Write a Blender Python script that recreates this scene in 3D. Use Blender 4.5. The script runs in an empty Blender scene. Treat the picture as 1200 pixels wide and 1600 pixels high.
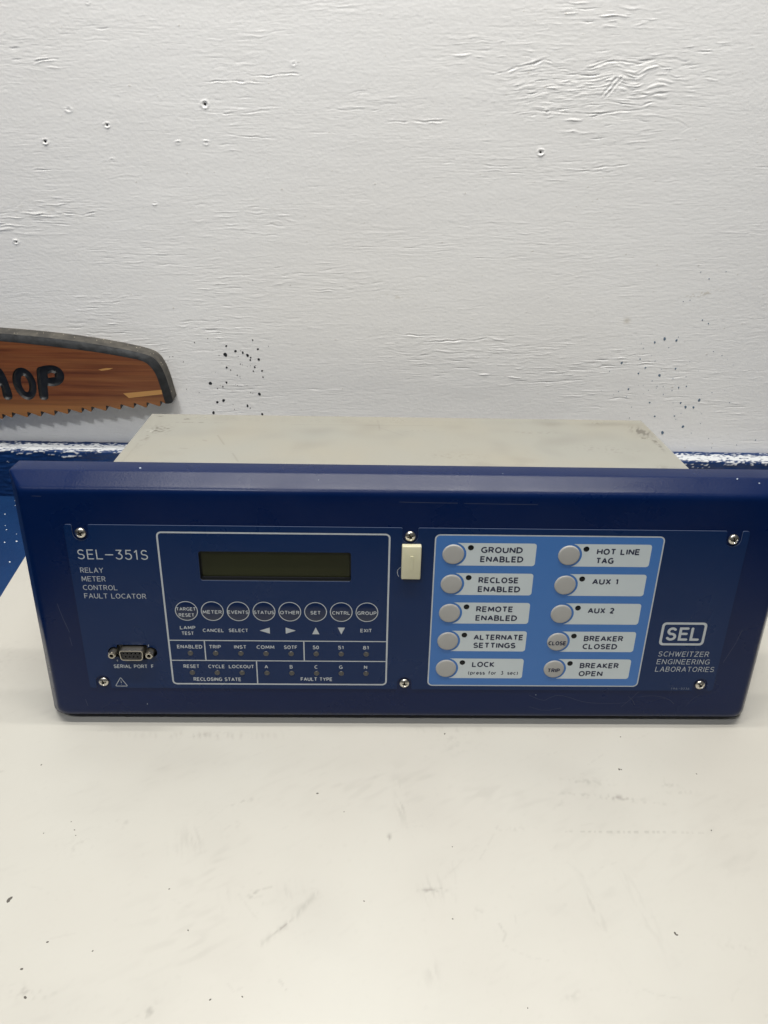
import bpy, bmesh, math, random
import numpy as np
from mathutils import Vector, Matrix
from mathutils.geometry import tessellate_polygon, delaunay_2d_cdt

random.seed(7)
S = 0.001                                   # everything below is written in millimetres
sc = bpy.context.scene
COL = sc.collection

# ------------------------------------------------------------------ camera
cd = bpy.data.cameras.new("camera")
cd.sensor_fit = 'VERTICAL'; cd.sensor_height = 36.0; cd.lens = 36.0 * 1233.78 / 1600
cd.clip_start = 0.02; cd.clip_end = 50
cam = bpy.data.objects.new("camera", cd); COL.objects.link(cam)
fwd = Vector((0.02486285, 0.8392975, -0.54310363)).normalized()
right = Vector((0.99963367, -0.01506109, 0.02248743))
right = (right - fwd * right.dot(fwd)).normalized()
up = right.cross(fwd)
m = Matrix((right, up, -fwd)).transposed().to_4x4()
m.translation = Vector((-30.289, -415.338, 450.820)) * S
cam.matrix_world = m
sc.camera = cam

# ------------------------------------------------------------------ world: soft bounce of the workshop
w = bpy.data.worlds.new("World"); sc.world = w; w.use_nodes = True
nt = w.node_tree; nt.nodes.clear()
wo = nt.nodes.new('ShaderNodeOutputWorld'); bg = nt.nodes.new('ShaderNodeBackground')
tc = nt.nodes.new('ShaderNodeTexCoord'); sx = nt.nodes.new('ShaderNodeSeparateXYZ')
rp = nt.nodes.new('ShaderNodeValToRGB'); ma = nt.nodes.new('ShaderNodeMapRange')
ma.inputs[1].default_value = -1; ma.inputs[2].default_value = 1
e = rp.color_ramp.elements
e[0].position = 0.0; e[0].color = (0.004, 0.004, 0.005, 1)
e[1].position = 1.0; e[1].color = (0.10, 0.10, 0.095, 1)
x = e.new(0.47); x.color = (0.006, 0.006, 0.007, 1)
x = e.new(0.62); x.color = (0.13, 0.133, 0.135, 1)
nt.links.new(tc.outputs['Generated'], sx.inputs[0]); nt.links.new(sx.outputs['Z'], ma.inputs[0])
nt.links.new(ma.outputs[0], rp.inputs[0]); nt.links.new(rp.outputs[0], bg.inputs[0])
bg.inputs[1].default_value = 0.85
nt.links.new(bg.outputs[0], wo.inputs[0])

# ------------------------------------------------------------------ lamps: ceiling tubes over the bench and further into the room
def tube_lamp(name, loc, watts, color, lx=1.2, ly=0.04, aim=None):
    l = bpy.data.lights.new(name, 'AREA'); l.shape = 'RECTANGLE'; l.size = lx; l.size_y = ly
    l.energy = watts; l.color = color
    o = bpy.data.objects.new(name, l); COL.objects.link(o); o.location = loc
    if aim: o.rotation_euler = (Vector(aim) - Vector(loc)).to_track_quat('-Z', 'Y').to_euler()
    return o
WARM = (1.0, 0.965, 0.90); COOL = (0.97, 0.985, 1.0)
tube_lamp("tube_light", (0.0, -0.12, 1.40), 13.6, WARM)
tube_lamp("tube_light", (0.0, 0.17, 1.40), 9.6, WARM)
tube_lamp("room_tube_light", (-0.45, -1.05, 1.74), 5.5, COOL, 3.0, 0.05, (-0.45, 0.1, 0.1))
tube_lamp("room_lamp_light", (-0.53, -1.00, 1.66), 9.5, COOL, 0.20, 0.10, (-0.1, 0.2, 0.1))

sc.view_settings.view_transform = 'Standard'
try: sc.view_settings.look = 'None'
except Exception: pass
sc.view_settings.exposure = 0.0; sc.view_settings.gamma = 1.0
sc.view_settings.use_curve_mapping = False

# ------------------------------------------------------------------ materials
def mat(name, col, rough=0.5, metal=0.0, spec=0.5, bump=None, vary=None, coat=0.0, sss=0.0):
    """bump = (scale, strength, distance_mm); vary = (scale, other_colour, amount)"""
    M = bpy.data.materials.new(name); M.use_nodes = True
    n = M.node_tree.nodes; L = M.node_tree.links; b = n['Principled BSDF']
    b.inputs['Base Color'].default_value = (*col, 1)
    b.inputs['Roughness'].default_value = rough; b.inputs['Metallic'].default_value = metal
    b.inputs['Specular IOR Level'].default_value = spec
    if coat: b.inputs['Coat Weight'].default_value = coat; b.inputs['Coat Roughness'].default_value = 0.08
    if sss:
        b.inputs['Subsurface Weight'].default_value = sss
        b.inputs['Subsurface Radius'].default_value = (0.003, 0.0025, 0.0015)
    t = n.new('ShaderNodeTexCoord')
    if bump:
        z = n.new('ShaderNodeTexNoise'); z.inputs['Scale'].default_value = bump[0]; z.inputs['Detail'].default_value = 4
        q = n.new('ShaderNodeBump'); q.inputs['Strength'].default_value = bump[1]; q.inputs['Distance'].default_value = bump[2] * S
        L.new(t.outputs['Object'], z.inputs['Vector']); L.new(z.outputs[0], q.inputs['Height']); L.new(q.outputs[0], b.inputs['Normal'])
    if vary:
        z = n.new('ShaderNodeTexNoise'); z.inputs['Scale'].default_value = vary[0]; z.inputs['Detail'].default_value = 6
        r = n.new('ShaderNodeMapRange'); r.inputs[1].default_value = 0.35; r.inputs[2].default_value = 0.7
        r.inputs[3].default_value = 0; r.inputs[4].default_value = vary[2]
        x = n.new('ShaderNodeMix'); x.data_type = 'RGBA'
        x.inputs[6].default_value = (*col, 1); x.inputs[7].default_value = (*vary[1], 1)
        L.new(t.outputs['Object'], z.inputs['Vector']); L.new(z.outputs[0], r.inputs[0])
        L.new(r.outputs[0], x.inputs[0]); L.new(x.outputs[2], b.inputs['Base Color'])
    return M

def sheen(M, lo, hi, scale=26.0, warp=0.35):
    """handled surfaces: the gloss changes in finger-sized smears"""
    n = M.node_tree.nodes; L = M.node_tree.links; b = n['Principled BSDF']
    t = n.new('ShaderNodeTexCoord'); z = n.new('ShaderNodeTexNoise'); z.inputs['Scale'].default_value = scale; z.inputs['Detail'].default_value = 5
    z.inputs['Distortion'].default_value = warp
    r = n.new('ShaderNodeMapRange'); r.inputs[1].default_value = 0.35; r.inputs[2].default_value = 0.68; r.inputs[3].default_value = lo; r.inputs[4].default_value = hi
    L.new(t.outputs['Object'], z.inputs['Vector']); L.new(z.outputs[0], r.inputs[0]); L.new(r.outputs[0], b.inputs['Roughness'])

def attr_mix(M, attr, col2, fac=1.0, rough2=None):
    """lay a second colour over the base wherever the mesh attribute says so"""
    n = M.node_tree.nodes; L = M.node_tree.links; b = n['Principled BSDF']
    a = n.new('ShaderNodeAttribute'); a.attribute_name = attr
    x = n.new('ShaderNodeMix'); x.data_type = 'RGBA'; x.inputs[7].default_value = (*col2, 1)
    k = n.new('ShaderNodeMath'); k.operation = 'MULTIPLY'; k.inputs[1].default_value = fac; k.use_clamp = True
    L.new(a.outputs['Fac'], k.inputs[0]); L.new(k.outputs[0], x.inputs[0])
    src = b.inputs['Base Color']
    if src.is_linked:
        L.new(src.links[0].from_socket, x.inputs[6])
    else:
        x.inputs[6].default_value = src.default_value
    L.new(x.outputs[2], b.inputs['Base Color'])
    return M

M_navy = mat('navy_powder_coat', (0.0004, 0.0085, 0.052), 0.29, spec=.25, bump=(620, 0.42, 0.16), vary=(14, (0.0006, 0.0105, 0.060), 0.7))
M_plate = mat('navy_overlay_film', (0.0010, 0.0165, 0.074), 0.29, spec=.28, bump=(1500, 0.08, 0.05), vary=(9, (0.0013, 0.0185, 0.081), 0.6))
sheen(M_navy, 0.26, 0.36); sheen(M_plate, 0.26, 0.36)
M_key = mat('navy_key_film', (0.0022, 0.012, 0.052), 0.28, bump=(1500, 0.10, 0.06))
M_ink = mat('pale_grey_ink', (0.46, 0.49, 0.51), 0.5, vary=(300, (0.40, 0.43, 0.46), 0.6))
M_darkink = mat('navy_ink', (0.010, 0.014, 0.045), 0.5)
M_sky = mat('light_blue_film', (0.040, 0.150, 0.42), 0.42, bump=(1500, 0.08, 0.05), vary=(10, (0.044, 0.158, 0.435), 0.6))
M_strip = mat('white_label_film', (0.53, 0.585, 0.60), 0.45, bump=(1500, 0.06, 0.05), vary=(25, (0.50, 0.555, 0.575), 0.8))
M_button = mat('grey_button_film', (0.36, 0.355, 0.34), 0.42, bump=(1500, 0.08, 0.05), vary=(60, (0.33, 0.325, 0.31), 0.7))
M_lens = mat('black_lens', (0.006, 0.007, 0.008), 0.25, spec=.2)
M_led = mat('smoked_lens', (0.062, 0.060, 0.057), 0.30)
M_lcd = mat('olive_lcd', (0.018, 0.021, 0.0042), 0.30, spec=.3, vary=(30, (0.015, 0.016, 0.004), 0.6))
M_black = mat('black_plastic', (0.012, 0.013, 0.015), 0.5)
M_steel = mat('nickel_steel', (0.62, 0.59, 0.53), 0.30, metal=1.0, bump=(400, 0.15, 0.1))
M_dullsteel = mat('tin_plate', (0.50, 0.47, 0.41), 0.38, metal=1.0, bump=(500, 0.2, 0.1))
M_chassis = mat('cream_painted_steel', (0.285, 0.283, 0.252), 0.42, bump=(700, 0.10, 0.08), vary=(11, (0.30, 0.282, 0.232), 0.9))
attr_mix(M_chassis, 'dirt', (0.13, 0.12, 0.10), 0.9)
M_mark = mat('dark_scuff', (0.16, 0.15, 0.13), 0.7)
M_scratch = mat('pale_scratch', (0.022, 0.032, 0.075), 0.5)
M_chip = mat('paint_chip', (0.30, 0.35, 0.42), 0.6)
M_ivory = mat('ivory_plastic', (0.60, 0.575, 0.41), 0.45, bump=(260, 0.15, 0.2), sss=0.25, vary=(90, (0.55, 0.53, 0.37), 0.6))
M_thread = mat('white_fibre', (0.6, 0.62, 0.66), 0.7)
M_wall = mat('white_wall_paint', (0.835, 0.834, 0.832), 0.46, bump=(520, 0.35, 0.25), vary=(5, (0.81, 0.803, 0.795), 0.9))
attr_mix(M_wall, 'dirt', (0.42, 0.37, 0.27), 0.55)
M_blueface = mat('blue_wall_paint', (0.002, 0.030, 0.125), 0.42, bump=(260, 0.5, 0.5), vary=(40, (0.0015, 0.020, 0.09), 0.9))
attr_mix(M_blueface, 'white', (0.62, 0.64, 0.66))
M_bench = mat('blue_bench_paint', (0.0045, 0.036, 0.125), 0.50, bump=(300, 0.4, 0.4), vary=(22, (0.0035, 0.029, 0.108), 0.9))
M_board = mat('cream_laminate', (0.50, 0.49, 0.446), 0.38, bump=(800, 0.10, 0.06), vary=(6, (0.475, 0.457, 0.413), 0.9))
attr_mix(M_board, 'dirt', (0.24, 0.22, 0.20), 0.85)
sheen(M_board, 0.34, 0.55, 9.0)
M_speck_dark = mat('dark_speck', (0.10, 0.092, 0.08), 0.8)
M_speck_white = mat('white_speck', (0.7, 0.74, 0.78), 0.7)
M_spat_black = mat('black_spatter', (0.012, 0.014, 0.02), 0.4)
M_spat_blue = mat('blue_spatter', (0.085, 0.145, 0.22), 0.45, vary=(200, (0.15, 0.20, 0.25), 0.8))
M_hole_shade = mat('hole_shade', (0.012, 0.010, 0.008), 0.9)  # shade inside holes, put into the colour
M_blackpaint = mat('black_brushed_paint', (0.012, 0.013, 0.014), 0.5, bump=(300, 0.6, 0.4), vary=(120, (0.035, 0.038, 0.042), 0.7))
M_edge = mat('dusty_black_edge', (0.045, 0.042, 0.038), 0.85, bump=(500, 0.5, 0.3), vary=(90, (0.105, 0.096, 0.080), 0.9))
M_letter = mat('black_letter_paint', (0.007, 0.008, 0.010), 0.5, bump=(250, 0.5, 0.4), vary=(160, (0.02, 0.023, 0.027), 0.6))

def wood_mat():
    M = bpy.data.materials.new('cedar_wood'); M.use_nodes = True
    n = M.node_tree.nodes; L = M.node_tree.links; b = n['Principled BSDF']; b.inputs['Roughness'].default_value = 0.38
    t = n.new('ShaderNodeTexCoord'); mp = n.new('ShaderNodeMapping'); mp.inputs['Rotation'].default_value = (0, math.radians(-3.5), 0)
    mp.inputs['Scale'].default_value = (4.5, 60, 120)
    z = n.new('ShaderNodeTexNoise'); z.inputs['Scale'].default_value = 1.0; z.inputs['Detail'].default_value = 6; z.inputs['Roughness'].default_value = 0.6
    z.inputs['Distortion'].default_value = 0.25
    r = n.new('ShaderNodeValToRGB'); el = r.color_ramp.elements
    el[0].position = 0.33; el[0].color = (0.13, 0.034, 0.012, 1); el[1].position = 0.72; el[1].color = (0.42, 0.165, 0.055, 1)
    k = el.new(0.5); k.color = (0.29, 0.092, 0.030, 1)
    mp2 = n.new('ShaderNodeMapping'); mp2.inputs['Scale'].default_value = (12, 300, 620); mp2.inputs['Rotation'].default_value = (0, math.radians(-3.5), 0)
    z2 = n.new('ShaderNodeTexNoise'); z2.inputs['Scale'].default_value = 1.0; z2.inputs['Detail'].default_value = 5
    mx = n.new('ShaderNodeMix'); mx.data_type = 'RGBA'; mx.blend_type = 'MULTIPLY'; mx.inputs[0].default_value = 0.75
    sap_bounce = n.new('ShaderNodeAttribute'); sap_bounce.attribute_name = 'sap_bounce'
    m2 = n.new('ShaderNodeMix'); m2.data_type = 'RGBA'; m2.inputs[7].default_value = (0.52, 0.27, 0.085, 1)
    bp = n.new('ShaderNodeBump'); bp.inputs['Strength'].default_value = 0.15; bp.inputs['Distance'].default_value = 0.0003
    L.new(t.outputs['Object'], mp.inputs[0]); L.new(mp.outputs[0], z.inputs['Vector']); L.new(z.outputs[0], r.inputs[0])
    L.new(t.outputs['Object'], mp2.inputs[0]); L.new(mp2.outputs[0], z2.inputs['Vector'])
    L.new(r.outputs[0], mx.inputs[6]); L.new(z2.outputs[0], mx.inputs[7])
    L.new(mx.outputs[2], m2.inputs[6]); L.new(sap_bounce.outputs['Fac'], m2.inputs[0]); L.new(m2.outputs[2], b.inputs['Base Color'])
    L.new(z2.outputs[0], bp.inputs['Height']); L.new(bp.outputs[0], b.inputs['Normal'])
    return M
M_wood = wood_mat()

# ------------------------------------------------------------------ helpers
def link(name, me, M=None, parent=None, smooth=None):
    o = bpy.data.objects.new(name, me); COL.objects.link(o)
    if M is not None: me.materials.append(M)
    if parent is not None: o.parent = parent
    if smooth is not None:
        me.polygons.foreach_set('use_smooth', [True] * len(me.polygons))
        me.set_sharp_from_angle(angle=math.radians(smooth))
    return o
def pydata(name, V, F, M=None, parent=None, smooth=None, sc_=S):
    me = bpy.data.meshes.new(name)
    me.from_pydata([(a * sc_, b * sc_, c * sc_) for a, b, c in V], [], F); me.update()
    return link(name, me, M, parent, smooth)
def tag(o, label, cat, group=None, kind=None):
    if label: o['label'] = label
    if cat: o['category'] = cat
    if group: o['group'] = group
    if kind: o['kind'] = kind
    return o

def P(X, Y, Z=0.0):                     # instrument face coordinates -> instrument local (x right, y into the wall, z up), mm
    return (X, -Z - 10.6, Y + 97.15)

def rrect(x0, x1, y0, y1, r, seg=6):
    if not isinstance(r, (tuple, list)): r = (r,) * 4       # bl, br, tr, tl
    out = []
    for (cx, cy, a0, rr) in ((x0 + r[0], y0 + r[0], 180, r[0]), (x1 - r[1], y0 + r[1], 270, r[1]),
                             (x1 - r[2], y1 - r[2], 0, r[2]), (x0 + r[3], y1 - r[3], 90, r[3])):
        for k in range(seg + 1):
            a = math.radians(a0 + 90 * k / seg); out.append((cx + rr * math.cos(a), cy + rr * math.sin(a)))
    return out
def circ(cx, cy, r, n=32): return [(cx + r * math.cos(2 * math.pi * k / n), cy + r * math.sin(2 * math.pi * k / n)) for k in range(n)]

def slab(loops, z0, z1, back=False):
    """flat plate on the instrument face: loops[0] outline, the rest holes; top at z1, sides down to z0"""
    vs = [p for l in loops for p in l]
    tris = tessellate_polygon([[Vector((p[0], p[1], 0)) for p in l] for l in loops])
    V = [P(p[0], p[1], z1) for p in vs]; F = []
    for t in tris:
        a, b, c = (vs[i] for i in t)
        ar = (b[0] - a[0]) * (c[1] - a[1]) - (c[0] - a[0]) * (b[1] - a[1])
        if abs(ar) < 1e-9: continue
        F.append(tuple(t) if ar > 0 else tuple(reversed(t)))
    if z0 is not None and z0 < z1:
        n = len(vs); V += [P(p[0], p[1], z0) for p in vs]; s = 0
        for li, l in enumerate(loops):
            m_ = len(l); ar = sum(l[i][0] * l[(i + 1) % m_][1] - l[(i + 1) % m_][0] * l[i][1] for i in range(m_))
            for i in range(m_):
                a, b = s + i, s + (i + 1) % m_
                f = (a, a + n, b + n, b)
                if (ar > 0) != (li == 0): f = tuple(reversed(f))
                F.append(f)
            s += m_
        if back:
            F += [tuple(i + n for i in reversed(f)) for f in F[:len(tris)] if len(f) == 3]
    return V, F

def add_slab(name, loops, z0, z1, M, parent, smooth=35, back=False):
    V, F = slab(loops, z0, z1, back); return pydata(name, V, F, M, parent, smooth)
def merge(parts):
    V, F = [], []
    for v, f in parts:
        k = len(V); V += v; F += [tuple(i + k for i in q) for q in f]
    return V, F
def lathe(cx, cy, prof, n=32, cap=True):
    """prof: list of (radius, z) from outside in, on the instrument face"""
    V, F = [], []
    for r, z in prof:
        for k in range(n):
            a = 2 * math.pi * k / n; V.append(P(cx + r * math.cos(a), cy + r * math.sin(a), z))
    for i in range(len(prof) - 1):
        for k in range(n):
            a, b = i * n + k, i * n + (k + 1) % n; F.append((a, b, b + n, a + n))
    if cap: F.append(tuple((len(prof) - 1) * n + k for k in range(n)))
    return V, F

# ---- lettering: single-stroke letters drawn as thin flat ribbons of printed ink
def arc(cx, cy, rx, ry, a0, a1, n=10):
    return [(cx + rx * math.cos(math.radians(a0 + (a1 - a0) * k / n)), cy + ry * math.sin(math.radians(a0 + (a1 - a0) * k / n))) for k in range(n + 1)]
G = {   # letters on a box 1 high; (width, strokes)
 'S': (.60, [arc(.315, .74, .285, .26, 38, 270)[:-1] + arc(.285, .255, .315, .255, 90, -150)]),
 'E': (.56, [[(.56, 1), (0, 1), (0, 0), (.56, 0)], [(0, .52), (.50, .52)]]),
 'L': (.54, [[(0, 1), (0, 0), (.54, 0)]]),
 '-': (.72, [[(0, .48), (.72, .48)]]),
 '3': (.58, [[(.04, 1), (.54, 1), (.26, .62)] + arc(.26, .31, .32, .31, 80, -150)]),
 '5': (.58, [[(.54, 1), (.10, 1), (.06, .56)] + arc(.27, .31, .32, .33, 115, -150)]),
 '1': (.3, [[(0, .80), (.2, 1), (.2, 0)]]),
 '2': (.56, [arc(.28, .72, .26, .28, 155, -35) + [(.02, 0), (.56, 0)]]),
 '8': (.56, [arc(.28, .77, .23, .23, 0, 360, 16), arc(.28, .27, .28, .27, 0, 360, 16)]),
 'R': (.60, [[(0, 0), (0, 1), (.32, 1)] + arc(.32, .74, .25, .26, 90, -90) + [(0, .48)], [(.30, .48), (.60, 0)]]),
 'P': (.57, [[(0, 0), (0, 1), (.30, 1)] + arc(.30, .72, .27, .28, 90, -90) + [(0, .44)]]),
 'D': (.70, [[(0, 0), (0, 1), (.24, 1)] + arc(.24, .5, .46, .5, 90, -90, 14) + [(0, 0)]]),
 'K': (.60, [[(0, 1), (0, 0)], [(.56, 1), (.06, .50), (.60, 0)]]),
 'V': (.70, [[(0, 1), (.35, 0), (.70, 1)]]),
 'X': (.66, [[(.02, 1), (.64, 0)], [(.64, 1), (.02, 0)]]),
 'A': (.72, [[(0, 0), (.36, 1), (.72, 0)], [(.13, .33), (.59, .33)]]),
 'Y': (.66, [[(0, 1), (.33, .48), (.66, 1)], [(.33, .48), (.33, 0)]]),
 'M': (.80, [[(0, 0), (.06, 1), (.40, .18), (.74, 1), (.80, 0)]]),
 'T': (.62, [[(0, 1), (.62, 1)], [(.31, 1), (.31, 0)]]),
 'C': (.66, [arc(.42, .5, .42, .5, 58, 302, 16)]),
 'O': (.76, [arc(.38, .5, .38, .5, 0, 360, 22)]),
 'N': (.66, [[(0, 0), (0, 1), (.66, 0), (.66, 1)]]),
 'F': (.54, [[(0, 0), (0, 1), (.54, 1)], [(0, .50), (.46, .50)]]),
 'U': (.66, [[(0, 1), (0, .33)] + arc(.33, .33, .33, .33, 180, 360) + [(.66, 1)]]),
 'H': (.66, [[(0, 0), (0, 1)], [(.66, 0), (.66, 1)], [(0, .5), (.66, .5)]]),
 'W': (.96, [[(0, 1), (.24, 0), (.48, .9), (.72, 0), (.96, 1)]]),
 'I': (.02, [[(.01, 0), (.01, 1)]]),
 'Z': (.62, [[(0, 1), (.62, 1), (0, 0), (.62, 0)]]),
 'G': (.72, [arc(.42, .5, .42, .5, 55, 318, 16) + [(.72, .10), (.72, .46), (.46, .46)]]),
 'B': (.60, [[(0, .53), (0, 0), (.32, 0)] + arc(.32, .265, .28, .265, -90, 90) + [(0, .53), (0, 1), (.30, 1)] + arc(.30, .765, .24, .235, 90, -90)]),
 '9': (.56, [arc(.28, .70, .28, .30, 0, 360, 14) + [(.53, .4), (.30, 0)]]),
 '6': (.56, [arc(.28, .30, .28, .30, 0, 360, 14), [(.02, .42), (.32, 1)]]),
 '0': (.56, [arc(.28, .5, .28, .5, 0, 360, 16)]),
 'p': (.52, [[(0, -.28), (0, .70)], arc(.26, .35, .26, .35, 180, -180, 16)]),
 'r': (.32, [[(0, 0), (0, .70)], [(0, .42)] + arc(.26, .40, .26, .30, 180, 80, 5)]),
 'e': (.52, [[(.02, .37), (.52, .37)] + arc(.26, .35, .26, .35, 5, 310, 14)]),
 's': (.42, [arc(.21, .52, .19, .18, 40, 270)[:-1] + arc(.21, .18, .21, .18, 90, -150)]),
 'f': (.36, [[(.10, 0), (.10, .80)] + arc(.30, .80, .20, .22, 180, 80, 5), [(-.04, .66), (.32, .66)]]),
 'o': (.54, [arc(.27, .35, .27, .35, 0, 360, 16)]),
 'c': (.44, [arc(.28, .35, .28, .35, 55, 305, 12)]),
 '(': (.22, [arc(.42, .42, .42, .66, 130, 230, 8)]), ')': (.22, [arc(-.20, .42, .42, .66, 50, -50, 8)]),
 ' ': (.24, []),
}
def strip2d(pts, r, closed):
    """mitred ribbon along a polyline, as (left points, right points)"""
    n = len(pts); L_, R_ = [], []
    for i in range(n):
        p = pts[i]; a = pts[i - 1] if (i or closed) else None; b = pts[(i + 1) % n] if (i < n - 1 or closed) else None
        def nrm(u, v):
            l = math.dist(u, v) or 1e-9; return (-(v[1] - u[1]) / l, (v[0] - u[0]) / l)
        if a is None: nx_, ny_ = nrm(p, b); k = 1
        elif b is None: nx_, ny_ = nrm(a, p); k = 1
        else:
            n0, n1 = nrm(a, p), nrm(p, b); nx_, ny_ = n0[0] + n1[0], n0[1] + n1[1]; l = math.hypot(nx_, ny_) or 1e-9
            nx_ /= l; ny_ /= l; k = min(1 / max(.4, nx_ * n0[0] + ny_ * n0[1]), 2)
        L_.append((p[0] + nx_ * r * k, p[1] + ny_ * r * k)); R_.append((p[0] - nx_ * r * k, p[1] - ny_ * r * k))
    return L_, R_
def ribbon(strokes, r, z, M, parent, name, round_=False):
    """draw polylines (face coords) as flat ink lines of half width r; crossing strokes lie a hair above each other"""
    V, F = [], []; zi = z
    pieces = []
    for st in strokes:
        st = [p for i, p in enumerate(st) if i == 0 or math.dist(p, st[i - 1]) > 1e-4]
        closed = len(st) > 3 and math.dist(st[0], st[-1]) < 1e-4
        if closed: pieces.append((st[:-1], True)); continue
        cur = [st[0]]
        for i in range(1, len(st)):
            cur.append(st[i])
            if i < len(st) - 1:
                u = (st[i][0] - st[i - 1][0], st[i][1] - st[i - 1][1]); v = (st[i + 1][0] - st[i][0], st[i + 1][1] - st[i][1])
                if (u[0] * v[0] + u[1] * v[1]) < -0.2 * math.hypot(*u) * math.hypot(*v):           # sharp turn: start a new piece
                    pieces.append((cur, False)); cur = [st[i]]
        pieces.append((cur, False))
    for pts, closed in pieces:
        if len(pts) < 2: continue
        L_, R_ = strip2d(pts, r, closed); k = len(V); n = len(pts)
        V += [P(a, b, zi) for a, b in L_] + [P(a, b, zi) for a, b in R_]
        for i in range(n if closed else n - 1):
            j = (i + 1) % n; F.append((k + n + i, k + n + j, k + j, k + i))
        if round_ and not closed:
            for e_, q in ((0, 1), (-1, -2)):
                p, o_ = pts[e_], pts[q]; a0 = math.degrees(math.atan2(p[1] - o_[1], p[0] - o_[0])); k2 = len(V)
                cap = arc(p[0], p[1], r, r, a0 - 90, a0 + 90, 8); V += [P(a, b, zi) for a, b in cap]; F.append(tuple(range(k2, k2 + 9)))
        zi += 0.004
    return pydata(name, V, F, M, parent)
def stroke_text(body, x0, x1, y, cap, r, z, M, parent, gap=.34, name='legend', slant=0.0, round_=True):
    tot = sum(G[ch][0] for ch in body) + gap * (len(body) - 1); k = (x1 - x0 - 2 * r) / tot; x_ = 0; st = []
    for ch in body:
        wd, ss = G[ch]
        for s_ in ss: st.append([(x0 + r + (x_ + a) * k + slant * b * cap, y + r + b * (cap - 2 * r)) for a, b in s_])
        x_ += wd + gap
    return ribbon(st, r, z, M, parent, name, round_)
def legend(body, y, cap, z, M, parent, x0, x1, wt=.175, name='legend'):
    return stroke_text(body, x0, x1, y, cap, cap * wt / 2, z, M, parent, gap=.33, name=name, round_=False)

# ---- numpy fields
def field(nz, nx, d, Lx, Lz, seed, ang=0.0, dz=None):
    rng = np.random.default_rng(seed); n = rng.standard_normal((nz, nx))
    fx = np.fft.fftfreq(nx, d)[None, :]; fz = np.fft.fftfreq(nz, dz or d)[:, None]
    ca, sa = math.cos(ang), math.sin(ang)
    u = fx * ca + fz * sa; v = -fx * sa + fz * ca
    h = np.fft.ifft2(np.fft.fft2(n) * np.exp(-((u * Lx) ** 2 + (v * Lz) ** 2) * 2 * math.pi)).real
    return h / h.std()
def seg_dist(Xg, Zg, pts):
    best = np.full(Xg.shape, 1e9); tt = np.zeros(Xg.shape); n = len(pts) - 1
    for i in range(n):
        ax, az = pts[i]; bx, bz = pts[i + 1]; dx, dz = bx - ax, bz - az; l2 = dx * dx + dz * dz + 1e-9
        t = np.clip(((Xg - ax) * dx + (Zg - az) * dz) / l2, 0, 1)
        d = np.hypot(Xg - ax - t * dx, Zg - az - t * dz)
        k = d < best; best = np.where(k, d, best); tt = np.where(k, (i + t) / n, tt)
    return best, tt
def ell(Xg, Yg, cx, cy, rx, ry, ang=0):
    a = math.radians(ang); u = (Xg - cx) * math.cos(a) + (Yg - cy) * math.sin(a); v = -(Xg - cx) * math.sin(a) + (Yg - cy) * math.cos(a)
    return np.exp(-((u / rx) ** 2 + (v / ry) ** 2))
def grid_mesh(name, V, nr, nc, M, parent=None, flip=False):
    me = bpy.data.meshes.new(name)
    i = np.arange((nr - 1) * (nc - 1)); r, c = i // (nc - 1), i % (nc - 1); a = r * nc + c
    q = np.stack([a, a + 1, a + nc + 1, a + nc], 1)
    if flip: q = q[:, ::-1]
    me.vertices.add(nr * nc); me.vertices.foreach_set('co', np.ascontiguousarray(V, np.float32).ravel())
    me.loops.add(q.size); me.loops.foreach_set('vertex_index', np.ascontiguousarray(q, np.int32).ravel())
    me.polygons.add(len(q)); me.polygons.foreach_set('loop_start', np.arange(0, q.size, 4, dtype=np.int32))
    me.update(calc_edges=True); me.validate()
    me.polygons.foreach_set('use_smooth', np.ones(len(q), bool))
    return link(name, me, M, parent)
def set_attr(o, name, vals):
    a = o.data.attributes.new(name, 'FLOAT', 'POINT'); a.data.foreach_set('value', np.ascontiguousarray(vals, np.float32).ravel())

# ================================================================== THE SETTING
WX = -0.0155                                 # the wall runs a little askew to the bench front
def wally(x): return 333.0 + WX * x

# ---- painted plywood wall: a real relief of grain, knots, drips and scratches
D, DZ = 1.0, 0.5
xs = np.arange(-480, 470, D); zs = np.arange(-16, 500, DZ)
nx, nz = len(xs), len(zs); Xg, Zg = np.meshgrid(xs, zs)
zone = (0.17 + 1.15 * ell(Xg, Zg, 60, 155, 140, 22, -4) + .45 * ell(Xg, Zg, 340, 110, 60, 40) + .4 * ell(Xg, Zg, -200, 130, 70, 35) + 0.5 * ell(Xg, Zg, 250, 130, 120, 32) + 1.1 * ell(Xg, Zg, 140, 392, 95, 24, 4)
        + 0.85 * ell(Xg, Zg, -325, 285, 60, 16) + 0.45 * ell(Xg, Zg, -190, 282, 120, 8, 2) + 0.5 * ell(Xg, Zg, 190, 440, 70, 18)
        + 0.35 * ell(Xg, Zg, -250, 200, 120, 40) + 0.3 * ell(Xg, Zg, -300, 400, 90, 25) + 0.4 * ell(Xg, Zg, 190, 330, 60, 10, 5))
warp = 3.2 * ell(Xg, Zg, 195, 400, 34, 13) * np.sin((Xg - 180) / 7.0) + 3 * ell(Xg, Zg, 90, 395, 40, 14) * np.sin(Xg / 11.0) + 2 * ell(Xg, Zg, 10, 165, 40, 12) * np.sin(Xg / 8.0) \
     + 1.2 * field(nz, nx, D, 60, 12, 5, dz=DZ) + 0.35 * field(nz, nx, D, 5, 3, 15, dz=DZ)
def warped(f):
    zi = np.clip((Zg + warp - zs[0]) / DZ, 0, nz - 1.01); i0 = zi.astype(int); t = zi - i0
    ci = np.arange(nx)[None, :].repeat(nz, 0)
    return f[i0, ci] * (1 - t) + f[i0 + 1, ci] * t
F_ = lambda Lx, Lz, sd, an=0.0: field(nz, nx, D, Lx, Lz, sd, an, dz=DZ)
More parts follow.
